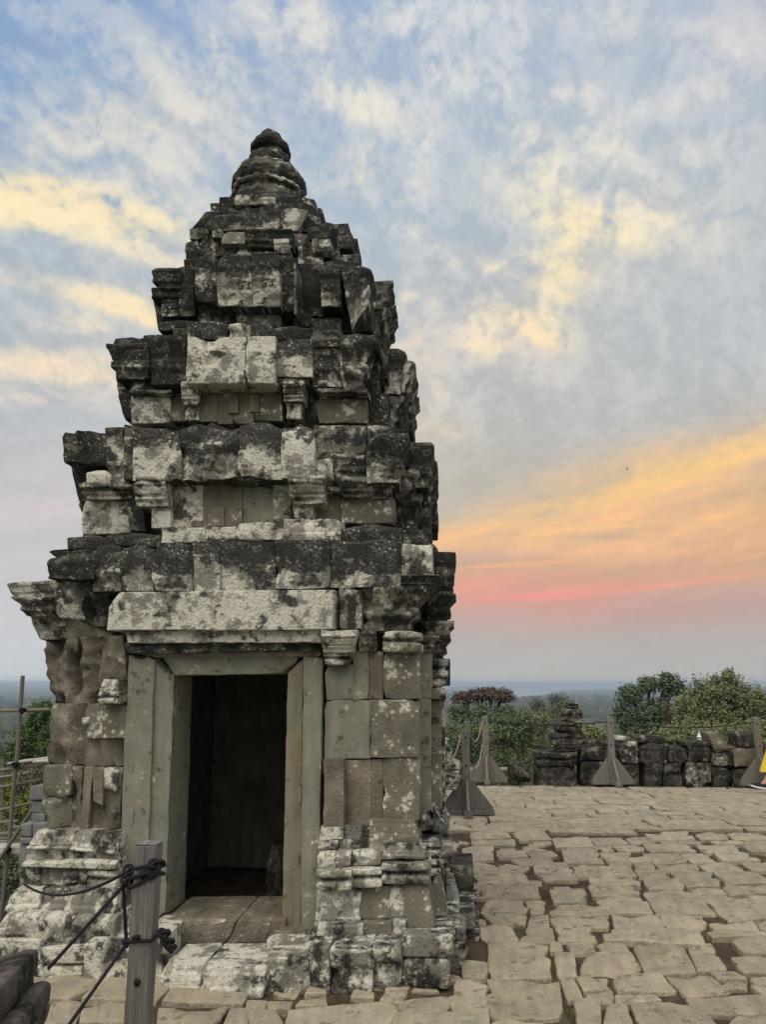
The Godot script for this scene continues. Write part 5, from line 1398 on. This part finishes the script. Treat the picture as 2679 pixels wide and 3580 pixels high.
	woods.multimesh = mm
	woods.material_override = wm
	add_child(woods)
	woods.set_meta("kind", "stuff")
	tag(woods, "hazy woods covering the plain far below the hill", "woods")

var leaf_mat: StandardMaterial3D

# foot: where the trunk meets the ground; clumps: [centre, radii]
func tree(called: String, label: String, category: String, foot: Vector3, clumps: Array, leaves: int, leaf: float, ca: Color, cb: Color, o := {}) -> void:
	var t := thing(called, label, category, foot, o.get("group", ""))
	var v := PackedVector3Array()
	var n := PackedVector3Array()
	var col := PackedColorArray()
	var idx := PackedInt32Array()
	var vol := 0.0
	leaves = int(leaves * 1.6)
	leaf *= 0.68
	for c in clumps: vol += c[1].x * c[1].y + c[1].z * c[1].y
	for c in clumps:
		var count := int(leaves * (c[1].x * c[1].y + c[1].z * c[1].y) / vol)
		var sd := rng.randf() * 300.0
		for i in count:
			var d := Vector3(rng.randfn(), rng.randfn(), rng.randfn()).normalized()
			var lump := 0.78 + 0.7 * nz.get_noise_3dv(d * 3.2 + Vector3(sd, 0, sd)) + 0.5 * nz.get_noise_3dv(d * 9.0 + Vector3(0, sd, 0))
			var q: Vector3 = d * lump * pow(rng.randf(), 0.42)
			if q.y < -0.75: continue
			var p: Vector3 = c[0] - foot + q * c[1]
			var s := leaf * rng.randf_range(0.6, 1.35)
			var ax := Vector3(rng.randfn(), rng.randfn() * 0.7, rng.randfn()).normalized()
			var nn := (Vector3(rng.randfn(), rng.randfn() + 0.9, rng.randfn()) + d * 0.8).normalized()
			var bx := nn.cross(ax).normalized() * s * 0.36
			ax = bx.cross(nn).normalized() * s
			var b := v.size()
			v.append_array([p - ax * 0.5, p + bx, p + ax * 0.5, p - bx])
			for k in 4: n.append(nn)
			var cc := ca.lerp(cb, clampf(rng.randf() * 0.7 + lump * 0.3, 0.0, 1.0)) * rng.randf_range(1.05, 1.45)
			cc = Color(cc.r + 0.012, cc.g + 0.012, cc.b + 0.016)
			for k in 4: col.append(cc)
			idx.append_array([b, b + 1, b + 2, b, b + 2, b + 3])
	if idx.size(): part("crown", commit(v, n, PackedVector2Array(), idx, col), leaf_mat, t)
	var wood := []
	var mid := Vector3.ZERO
	for c in clumps: mid += (c[0] - foot) / clumps.size()
	var r0: float = o.get("trunk", 0.12)
	var fork := Vector3(mid.x * 0.4, mid.y * 0.55, mid.z * 0.4)
	wood.append(tube_mesh([Vector3(0, -0.4, 0), fork * 0.5 + Vector3(0.08, 0, 0.05), fork], [r0, r0 * 0.8, r0 * 0.6], 7))
	for c in clumps:
		var e: Vector3 = c[0] - foot
		var k := fork.lerp(e, 0.5) + Vector3(rng.randf_range(-0.2, 0.2), 0.15, rng.randf_range(-0.2, 0.2))
		wood.append(tube_mesh([fork, k, e + Vector3(0, c[1].y * 0.4, 0)], [r0 * 0.5, r0 * 0.35, r0 * 0.12], 5))
		for j in int(o.get("twigs", 4)):
			var d := Vector3(rng.randfn(), absf(rng.randfn()) + 0.3, rng.randfn()).normalized()
			var tip: Vector3 = e + d * c[1] * rng.randf_range(0.75, 1.1)
			var from := k.lerp(e, rng.randf_range(0.2, 1.0))
			wood.append(tube_mesh([from, from.lerp(tip, 0.5) + Vector3(0, 0.08, 0), tip], [r0 * 0.2, r0 * 0.12, r0 * 0.04], 4))
	part("trunk", join(wood), o.get("bark", M.bark), t)

func cl(x: float, y: float, d: float, rx: float, ry: float) -> Array:     # a clump of foliage: picture position (1655 wide), distance, half sizes there
	var c := on_depth("Q", x, y, d)
	var k := d / 1700.0
	return [c, Vector3(rx * k, ry * k, (rx + ry) * 0.5 * k)]

func foot_at(x: float, d: float) -> Vector3:
	var c := on_depth("Q", x, 1600, d)
	return Vector3(c.x, land_height(Vector2(c.x, c.z).length(), atan2(c.z, c.x)), c.z)

func build_trees() -> void:
	leaf_mat = plain(Color(1, 1, 1), 0.7)
	leaf_mat.vertex_color_use_as_albedo = true
	leaf_mat.backlight_enabled = true
	leaf_mat.backlight = Color(0.35, 0.4, 0.2)
	var g1 := Color(0.07, 0.092, 0.042)
	var g2 := Color(0.14, 0.168, 0.078)
	var dk1 := Color(0.055, 0.082, 0.045)
	var dk2 := Color(0.115, 0.155, 0.085)
	var ol1 := Color(0.115, 0.13, 0.055)
	var ol2 := Color(0.21, 0.222, 0.1)
	tree("rust_tree", "tree with rust brown flowering crown over dark foliage", "tree", foot_at(1040, 48), [cl(1000, 1508, 48, 26, 16), cl(1040, 1500, 48, 34, 16), cl(1085, 1505, 48, 30, 17), cl(1060, 1494, 48, 20, 12)], 7000, 0.17, Color(0.085, 0.058, 0.042), Color(0.13, 0.092, 0.068), {"trunk": 0.3, "twigs": 12})
	tree("leafy_tree", "dark green tree standing under the rust brown crown", "tree", foot_at(1020, 46), [cl(990, 1540, 46, 26, 24), cl(1045, 1545, 46, 40, 26), cl(1095, 1540, 46, 26, 20)], 6000, 0.15, dk1, dk2, {"trunk": 0.2})
	tree("bush", "broad olive green bush between the two posts near the shrine", "bush", foot_at(1010, 24), [cl(985, 1610, 24, 40, 60), cl(1030, 1600, 24, 46, 50), cl(1020, 1670, 24, 60, 50)], 11000, 0.1, g1, g2)
	tree("bush", "tall green bush behind the corded wooden post", "bush", foot_at(1110, 26), [cl(1090, 1580, 26, 50, 46), cl(1130, 1570, 26, 40, 44), cl(1100, 1660, 26, 60, 50)], 12000, 0.1, g1, Color(0.13, 0.17, 0.07))
	tree("bush", "light green bush left of the stacked stones", "bush", foot_at(1180, 28), [cl(1165, 1560, 28, 34, 30), cl(1150, 1610, 28, 50, 50), cl(1190, 1650, 28, 50, 50)], 9000, 0.1, g1, ol2)
	tree("bare_tree", "grey nearly leafless tree behind the stacked stones", "tree", foot_at(1190, 44), [cl(1160, 1525, 44, 24, 22), cl(1205, 1512, 44, 30, 20), cl(1180, 1540, 44, 30, 18)], 1500, 0.1, Color(0.08, 0.085, 0.075), Color(0.13, 0.135, 0.12), {"bark": M.bark2, "trunk": 0.14, "twigs": 34})
	tree("bush", "green bush showing behind the top of the stacked stones", "bush", foot_at(1225, 32), [cl(1225, 1545, 32, 38, 30), cl(1240, 1590, 32, 40, 36), cl(1215, 1530, 32, 20, 16)], 6000, 0.1, g1, g2)
	tree("bush", "low yellowish bush between the stacked stones and the middle post", "bush", foot_at(1280, 27), [cl(1275, 1585, 27, 40, 24), cl(1300, 1600, 27, 30, 26), cl(1265, 1620, 27, 40, 30)], 7000, 0.1, ol1, ol2)
	tree("leafy_tree", "dark green spreading tree behind the middle post", "tree", foot_at(1400, 38), [cl(1350, 1545, 38, 30, 34), cl(1365, 1500, 38, 34, 26), cl(1400, 1480, 38, 28, 22), cl(1445, 1478, 38, 36, 24), cl(1470, 1492, 38, 24, 16), cl(1420, 1540, 38, 50, 36), cl(1385, 1575, 38, 50, 30), cl(1440, 1462, 38, 14, 12)], 11000, 0.16, dk1, dk2, {"trunk": 0.22, "twigs": 8})
	tree("bush", "brown dry bush beside the spreading dark tree", "bush", foot_at(1445, 33), [cl(1444, 1540, 33, 12, 30)], 1600, 0.08, Color(0.09, 0.055, 0.04), Color(0.13, 0.085, 0.065), {"trunk": 0.05})
	tree("leafy_tree", "tall olive green tree with feathery top behind the wall", "tree", foot_at(1560, 30), [cl(1490, 1540, 30, 40, 44), cl(1530, 1500, 30, 44, 40), cl(1585, 1492, 30, 36, 36), cl(1575, 1462, 30, 16, 20), cl(1620, 1520, 30, 46, 44), cl(1560, 1560, 30, 70, 50), cl(1548, 1470, 30, 12, 14), cl(1670, 1540, 30, 50, 44)], 20000, 0.12, ol1, Color(0.2, 0.215, 0.095), {"trunk": 0.2, "twigs": 10})
	tree("bare_tree", "thin bare branches rising beside the feathery olive tree", "tree", foot_at(1640, 40), [cl(1640, 1495, 40, 18, 24), cl(1665, 1505, 40, 24, 24)], 300, 0.08, ol1, ol2, {"bark": M.bark2, "trunk": 0.08, "twigs": 26})
	tree("bush", "green bush low behind the wall's carved blocks", "bush", foot_at(1360, 24), [cl(1345, 1610, 24, 46, 28), cl(1400, 1615, 24, 50, 28)], 6000, 0.09, g1, ol2)
	tree("bush", "yellow green bush low behind the wall under the white spire", "bush", foot_at(1480, 22), [cl(1455, 1600, 22, 50, 34), cl(1510, 1590, 22, 50, 36)], 7000, 0.09, ol1, ol2)
	tree("bush", "green bush low behind the wall's far blocks", "bush", foot_at(1600, 23), [cl(1570, 1595, 23, 46, 34), cl(1630, 1590, 23, 50, 38), cl(1690, 1590, 23, 50, 40)], 8000, 0.09, g1, ol2)
	tree("leafy_tree", "fresh green tree rising behind the scaffold rail", "tree", foot_at(70, 22), [cl(85, 1545, 22, 28, 36), cl(60, 1590, 22, 34, 36), cl(95, 1610, 22, 34, 44), cl(40, 1625, 22, 34, 34), cl(100, 1530, 22, 16, 20)], 14000, 0.09, Color(0.045, 0.085, 0.022), Color(0.09, 0.135, 0.035), {"trunk": 0.12})
	tree("bare_tree", "brown leafless thicket below the scaffold's upper plank", "thicket", foot_at(60, 17), [cl(40, 1690, 17, 50, 40), cl(90, 1680, 17, 40, 46)], 2500, 0.06, Color(0.1, 0.085, 0.05), Color(0.14, 0.12, 0.075), {"bark": M.bark2, "trunk": 0.05, "twigs": 60})
	tree("bush", "bright yellow green bush inside the scaffold's lower bay", "bush", foot_at(50, 15), [cl(65, 1735, 15, 30, 32), cl(20, 1760, 15, 34, 40), cl(50, 1800, 15, 50, 40), cl(0, 1720, 15, 30, 40)], 9000, 0.06, Color(0.09, 0.13, 0.02), Color(0.19, 0.2, 0.03))
	tree("bush", "dark green bush below the scaffold's lower planks", "bush", foot_at(40, 13), [cl(30, 1890, 13, 60, 60), cl(-20, 1830, 13, 50, 60)], 9000, 0.06, g1, g2)
	# small white spire beyond the wall
	var d := -on_level("K", 800, 612).z + 2.2
	var s := on_depth("K", 1163, 271, d)
	var spire := thing("white_spire", "small white bell-shaped spire top showing above the ruined wall", "spire", s)
	var k := 0.4707 / FS * d
	part("bell", lathe_mesh([[34 * k, 4 * k], [28 * k, 7 * k], [14 * k, 11 * k], [5 * k, 17 * k], [4 * k, 20 * k], [0.0, 21 * k]], Vector3.ZERO, 20, 0.0), M.white, spire)
	part("needle", lathe_mesh([[57 * k, 0.8 * k], [46 * k, 3 * k], [44 * k, 1.6 * k], [33 * k, 3 * k]], Vector3.ZERO, 12, 0.0), M.white, spire)
	part("shaft", lathe_mesh([[-0.001, 12 * k], [-2.5, 16 * k], [-8.0, 22 * k]], Vector3.ZERO, 14, 0.0), M.white, spire)
	# a bird in the evening sky
	var b := on_depth("Q", 1355, 1012, 34)
	var bird := thing("bird", "tiny dark bird flying before the orange clouds", "bird", b)
	bird.scale = Vector3.ONE * 0.6
	part("body", tube_mesh([Vector3(-0.05, 0.02, 0), Vector3(0, 0.0, 0), Vector3(0.06, -0.03, 0), Vector3(0.1, -0.06, 0)], [0.008, 0.02, 0.018, 0.004], 6), M.rope, bird)
	for q in [[Vector3(-0.04, 0.1, 0.05), Vector3(-0.09, 0.13, 0.1)], [Vector3(0.03, -0.09, -0.04), Vector3(0.07, -0.13, -0.08)]]:
		part("wing", tube_mesh([Vector3.ZERO, q[0], q[1]], [0.02, 0.014, 0.003], 5), M.rope, bird)

# ------------------------------------------------------------------ person
func smin(a: float, b: float, k: float) -> float:
	var h := clampf(0.5 + 0.5 * (b - a) / k, 0.0, 1.0)
	return lerpf(b, a, h) - k * h * (1.0 - h)

func net_mesh(bones: Array, cell: float, k: float) -> ArrayMesh:     # bones: [a, b, radius a, radius b]
	var lo := Vector3.ONE * 1e9
	var hi := -lo
	for b in bones:
		for e in 2:
			lo = lo.min(b[e] - Vector3.ONE * (b[2 + e] + cell * 2.0))
			hi = hi.max(b[e] + Vector3.ONE * (b[2 + e] + cell * 2.0))
	var s := Vector3i(((hi - lo) / cell).ceil()) + Vector3i.ONE
	var f := PackedFloat32Array()
	f.resize(s.x * s.y * s.z)
	f.fill(1.0)
	for b in bones:
		var m: float = maxf(b[2], b[3]) + k + cell * 2.0
		var l0 := Vector3i(((b[0].min(b[1]) - Vector3.ONE * m - lo) / cell).floor()).max(Vector3i.ZERO)
		var l1 := Vector3i(((b[0].max(b[1]) + Vector3.ONE * m - lo) / cell).ceil()).min(s - Vector3i.ONE)
		var ab: Vector3 = b[1] - b[0]
		var ll := maxf(ab.length_squared(), 1e-8)
		for x in range(l0.x, l1.x + 1):
			for y in range(l0.y, l1.y + 1):
				for z in range(l0.z, l1.z + 1):
					var p: Vector3 = lo + Vector3(x, y, z) * cell
					var t := clampf((p - b[0]).dot(ab) / ll, 0.0, 1.0)
					var d: float = p.distance_to(b[0] + ab * t) - lerpf(b[2], b[3], t)
					var i := (x * s.y + y) * s.z + z
					f[i] = smin(f[i], d, k)
	var id := {}
	var v := PackedVector3Array()
	for x in s.x - 1:
		for y in s.y - 1:
			for z in s.z - 1:
				var c := (x * s.y + y) * s.z + z
				var neg := 0
				var vals := []
				for o in 8:
					var q := f[c + (s.y * s.z if o & 1 else 0) + (s.z if o & 2 else 0) + (1 if o & 4 else 0)]
					vals.append(q)
					if q < 0.0: neg += 1
				if neg == 0 or neg == 8: continue
				var sum := Vector3.ZERO
				var cnt := 0
				for e in [[0, 1], [2, 3], [4, 5], [6, 7], [0, 2], [1, 3], [4, 6], [5, 7], [0, 4], [1, 5], [2, 6], [3, 7]]:
					var a: float = vals[e[0]]
					var b2: float = vals[e[1]]
					if (a < 0.0) != (b2 < 0.0):
						var t := a / (a - b2)
						var pa := Vector3(e[0] & 1, (e[0] >> 1) & 1, (e[0] >> 2) & 1)
						var pb := Vector3(e[1] & 1, (e[1] >> 1) & 1, (e[1] >> 2) & 1)
						sum += pa.lerp(pb, t)
						cnt += 1
				id[c] = v.size()
				v.append(lo + (Vector3(x, y, z) + sum / cnt) * cell)
	var idx := PackedInt32Array()
	var st := [s.y * s.z, s.z, 1]
	for c in id:
		for a in 3:
			var e: int = c + st[a]
			if e >= f.size() or (f[c] < 0.0) == (f[e] < 0.0): continue
			var u: int = st[(a + 1) % 3]
			var w: int = st[(a + 2) % 3]
			if not (id.has(c - u) and id.has(c - w) and id.has(c - u - w)): continue
			var q := [id[c], id[c - u], id[c - u - w], id[c - w]]
			if f[c] < 0.0: idx.append_array([q[0], q[2], q[1], q[0], q[3], q[2]])
			else: idx.append_array([q[0], q[1], q[2], q[0], q[2], q[3]])
	var tool := SurfaceTool.new()
	tool.create_from_arrays(commit(v, PackedVector3Array(), PackedVector2Array(), idx).surface_get_arrays(0))
	tool.generate_normals()
	return tool.commit()

func hand_bones(wrist: Vector3, down: Vector3, fwd: Vector3, thumb: Vector3) -> Array:
	var palm := wrist + down * 0.085
	var out := [[wrist, palm, 0.022, 0.026]]
	for i in 4:
		var o := fwd * (0.027 - 0.018 * i)
		var l: float = [0.07, 0.078, 0.073, 0.058][i]
		var a := palm + o
		var b := a + down * l * 0.5 + thumb * 0.008
		out.append([palm - down * 0.03 + o * 0.8, a, 0.012, 0.0095])
		out.append([a, b, 0.0095, 0.0085])
		out.append([b, b + down * l * 0.45 + thumb * 0.022, 0.0085, 0.0075])
	out.append([wrist + down * 0.025 + fwd * 0.02, wrist + down * 0.06 + fwd * 0.045 + thumb * 0.015, 0.012, 0.0105])
	out.append([wrist + down * 0.06 + fwd * 0.045 + thumb * 0.015, wrist + down * 0.095 + fwd * 0.05 + thumb * 0.025, 0.0105, 0.008])
	return out

func build_person() -> void:
	# walking to the left, only a foot, the skirt's edge and a hand inside the picture
	var toe := on_level("S", 2618, 2757)
	var t := thing("person", "person in a yellow skirt and black shoes striding past the far post", "person", toe + Vector3(0.27, 0, 0))
	var skin := plain(Color(0.48, 0.27, 0.2), 0.6)
	var yellow := plain(Color(0.78, 0.58, 0.05), 0.8)
	var dark := plain(Color(0.025, 0.025, 0.035), 0.8)
	var hip := Vector3(0.36, 0.9, 0)
	var k1 := Vector3(0.16, 0.5, 0.08)
	var a1 := Vector3(-0.03, 0.1, 0.08)
	var k2 := Vector3(0.38, 0.48, -0.09)
	var a2 := Vector3(0.68, 0.17, -0.09)
	var neck := Vector3(0.34, 1.42, 0)
	var head := Vector3(0.325, 1.56, 0)
	var sh := 0.17
	var w1 := Vector3(0.28, 0.9, 0.24)
	var w2 := Vector3(0.45, 0.84, -0.24)
	var e1 := Vector3(0.4, 1.12, 0.21)
	var e2 := Vector3(0.46, 1.1, -0.21)
	var bones := [
		[hip + Vector3(0, 0, 0.08), k1, 0.085, 0.055], [k1, a1, 0.055, 0.036], [a1, a1 + Vector3(-0.1, -0.05, 0), 0.036, 0.03], [hip + Vector3(0, 0, -0.08), k2, 0.085, 0.055], [k2, a2, 0.055, 0.036], [a2, a2 + Vector3(-0.05, -0.1, 0), 0.036, 0.03],
		[hip + Vector3(0, 0.03, -0.07), hip + Vector3(0, 0.03, 0.07), 0.11, 0.11], [hip, Vector3(0.35, 1.15, 0), 0.11, 0.1], [Vector3(0.35, 1.15, -0.05), Vector3(0.345, 1.3, -0.06), 0.09, 0.1], [Vector3(0.35, 1.15, 0.05), Vector3(0.345, 1.3, 0.06), 0.09, 0.1], [Vector3(0.345, 1.36, -sh), Vector3(0.345, 1.36, sh), 0.055, 0.055],
		[Vector3(0.345, 1.36, 0), head - Vector3(0, 0.05, 0), 0.06, 0.048], [head + Vector3(0, 0.03, 0), head + Vector3(0.02, 0.05, 0), 0.085, 0.09], [head + Vector3(-0.03, -0.06, 0), head + Vector3(0, 0.0, 0), 0.045, 0.07], [head + Vector3(-0.09, -0.005, 0), head + Vector3(-0.075, 0.03, 0), 0.014, 0.01], [head + Vector3(0.01, 0, 0.085), head + Vector3(0.015, 0.03, 0.088), 0.014, 0.016], [head + Vector3(0.01, 0, -0.085), head + Vector3(0.015, 0.03, -0.088), 0.014, 0.016],
		[Vector3(0.345, 1.36, sh), e1, 0.05, 0.038], [e1, w1, 0.038, 0.026], [Vector3(0.345, 1.36, -sh), e2, 0.05, 0.038], [e2, w2, 0.038, 0.026]]
	var body := net_mesh(bones, 0.018, 0.03)
	var h1 := net_mesh(hand_bones(w1, (w1 - e1).normalized(), Vector3(-1, 0, 0), Vector3(0, 0, -1)), 0.0065, 0.006)
	var h2 := net_mesh(hand_bones(w2, (w2 - e2).normalized(), Vector3(-1, 0, 0), Vector3(0, 0, 1)), 0.0065, 0.006)
	part("body", join([body, h1, h2]), skin, t)
	part("shirt", net_mesh([[hip + Vector3(0, 0.02, -0.07), hip + Vector3(0, 0.02, 0.07), 0.125, 0.125], [hip, Vector3(0.35, 1.15, 0), 0.125, 0.115], [Vector3(0.35, 1.15, -0.05), Vector3(0.345, 1.3, -0.06), 0.105, 0.115], [Vector3(0.35, 1.15, 0.05), Vector3(0.345, 1.3, 0.06), 0.105, 0.115], [Vector3(0.345, 1.365, -sh), Vector3(0.345, 1.365, sh), 0.068, 0.068], [Vector3(0.345, 1.36, sh), Vector3(0.345, 1.36, sh).lerp(e1, 0.6), 0.062, 0.056], [Vector3(0.345, 1.36, -sh), Vector3(0.345, 1.36, -sh).lerp(e2, 0.6), 0.062, 0.056]], 0.018, 0.03), dark, t)
	part("hair", net_mesh([[head + Vector3(0.03, 0.06, 0), head + Vector3(0.045, 0.03, 0), 0.095, 0.092], [head + Vector3(0.09, 0.02, 0), Vector3(0.44, 1.36, 0), 0.06, 0.035]], 0.012, 0.02), plain(Color(0.015, 0.012, 0.01), 0.5), t)
	for s in [-1, 1]:
		part("eye", lathe_mesh([[0.008, 0.002], [0.0, 0.009], [-0.008, 0.002]], head + Vector3(-0.075, 0.02, s * 0.032), 10, 0.0), M.white, t)
	part("mouth", tube_mesh([head + Vector3(-0.07, -0.045, -0.022), head + Vector3(-0.078, -0.047, 0), head + Vector3(-0.07, -0.045, 0.022)], 0.005, 6), plain(Color(0.3, 0.1, 0.08), 0.5), t)
	# skirt: rings from waist to hem, swept by the stride
	var v := PackedVector3Array()
	var idx := PackedInt32Array()
	var rows_n := 14
	var sides := 48
	for j in rows_n + 1:
		var u := float(j) / rows_n
		var y := lerpf(0.98, 0.3, u)
		var front := lerpf(0.24, -0.07, pow(u, 0.9))
		var rear := lerpf(0.48, 0.66, u)
		for i in sides + 1:
			var a := TAU * i / sides
			var fold := 1.0 + 0.05 * u * sin(a * 9.0) + 0.03 * u * sin(a * 5.0 + 1.0)
			v.append(Vector3((front + rear) * 0.5 + cos(a) * (rear - front) * 0.5 * fold, y + 0.05 * u * cos(a), sin(a) * lerpf(0.13, 0.2, u) * fold))
	var w := sides + 1
	for j in rows_n:
		for i in sides:
			var a := j * w + i
			idx.append_array([a, a + w, a + 1, a + 1, a + w, a + w + 1])
	var st := SurfaceTool.new()
	st.create_from_arrays(commit(v, PackedVector3Array(), PackedVector2Array(), idx).surface_get_arrays(0))
	st.generate_normals()
	part("skirt", st.commit(), yellow, t)
	for f in [[a1, -0.18], [a2, -0.95]]:
		var b := Basis(Vector3.BACK, f[1])
		var c: Vector3 = f[0]
		var sb := []
		for q in [[0.05, -0.035, 0.0, -0.04, 0.045, 0.04], [0.0, -0.045, -0.12, -0.06, 0.045, 0.034], [-0.12, -0.06, -0.2, -0.068, 0.036, 0.024], [0.05, -0.03, 0.035, 0.0, 0.042, 0.042]]:
			sb.append([c + b * Vector3(q[0], q[1], 0), c + b * Vector3(q[2], q[3], 0), q[4], q[5]])
		var shoe := part("shoe", net_mesh(sb, 0.01, 0.02), dark, t)
		var sole := []
		for q in [[0.07, -0.078, 0.035], [0.0, -0.085, 0.042], [-0.08, -0.088, 0.046], [-0.15, -0.09, 0.044], [-0.215, -0.08, 0.028]]:
			sole.append(q)
		var sv := []
		for i in sole.size() - 1:
			sv.append(stone_mesh([c + b * Vector3(sole[i][0], sole[i][1] + 0.012, sole[i][2]), c + b * Vector3(sole[i + 1][0], sole[i + 1][1] + 0.012, sole[i + 1][2]), c + b * Vector3(sole[i + 1][0], sole[i + 1][1] - 0.014, sole[i + 1][2]), c + b * Vector3(sole[i][0], sole[i][1] - 0.014, sole[i][2])], b * Vector3(0, 0, -2.0 * sole[i][2]), {"round": 0.006, "rough": 0.0, "chips": 0, "cell": 0.03}))
		part("sole", join(sv), M.white, shoe)

func _ready() -> void:
	var t0 := Time.get_ticks_msec()
	rng.seed = 7
	nz.seed = 3
	nz.frequency = 0.55
	nz.fractal_octaves = 3
	nz2.seed = 8
	nz2.frequency = 0.6
	nz2.fractal_octaves = 4
	var pitch := rad_to_deg(atan((HORIZON - CY) / FS))
	cam_basis = Basis(Vector3.UP, deg_to_rad(YAW)) * Basis(Vector3.RIGHT, deg_to_rad(pitch))
	var cam := Camera3D.new()
	cam.name = "camera"
	cam.fov = rad_to_deg(2.0 * atan(CY / FS))
	cam.near = 0.05
	cam.far = 60000.0
	add_child(cam)
	cam.transform = Transform3D(cam_basis, EYE)
	cam.current = true
	var env := Environment.new()
	env.background_mode = Environment.BG_SKY
	env.tonemap_mode = Environment.TONE_MAPPER_LINEAR
	env.tonemap_exposure = 1.5
	env.sdfgi_enabled = true
	env.ssao_enabled = true
	env.ssil_enabled = true
	env.fog_enabled = true
	env.fog_density = 0.00026
	env.fog_light_color = Color(0.86, 0.93, 1.0)
	var sky := Sky.new()
	var sm := PanoramaSkyMaterial.new()
	sm.panorama = ImageTexture.create_from_image(make_sky())
	sm.energy_multiplier = 0.7
	sky.sky_material = sm
	env.sky = sky
	var we := WorldEnvironment.new()
	we.name = "evening"
	we.environment = env
	add_child(we)
	var sun := DirectionalLight3D.new()
	sun.name = "sun"
	sun.light_energy = 0.5
	sun.light_color = Color(1.0, 0.95, 0.87)
	sun.light_angular_distance = 70.0
	sun.shadow_enabled = true
	add_child(sun)
	sun.look_at_from_position(Vector3(-2.0, 10.0, 6.0), Vector3.ZERO)
	print("sky ", Time.get_ticks_msec() - t0)
	make_materials()
	print("materials ", Time.get_ticks_msec() - t0)
	build_land()
	build_terrace()
	print("terrace ", Time.get_ticks_msec() - t0)
	build_shrine()
	print("shrine ", shrine.get_child_count(), " ", Time.get_ticks_msec() - t0)
	build_wall()
	build_weeds()
	build_posts()
	build_scaffold()
	build_trees()
	print("trees ", Time.get_ticks_msec() - t0)
	build_person()
	print("done ", Time.get_ticks_msec() - t0)
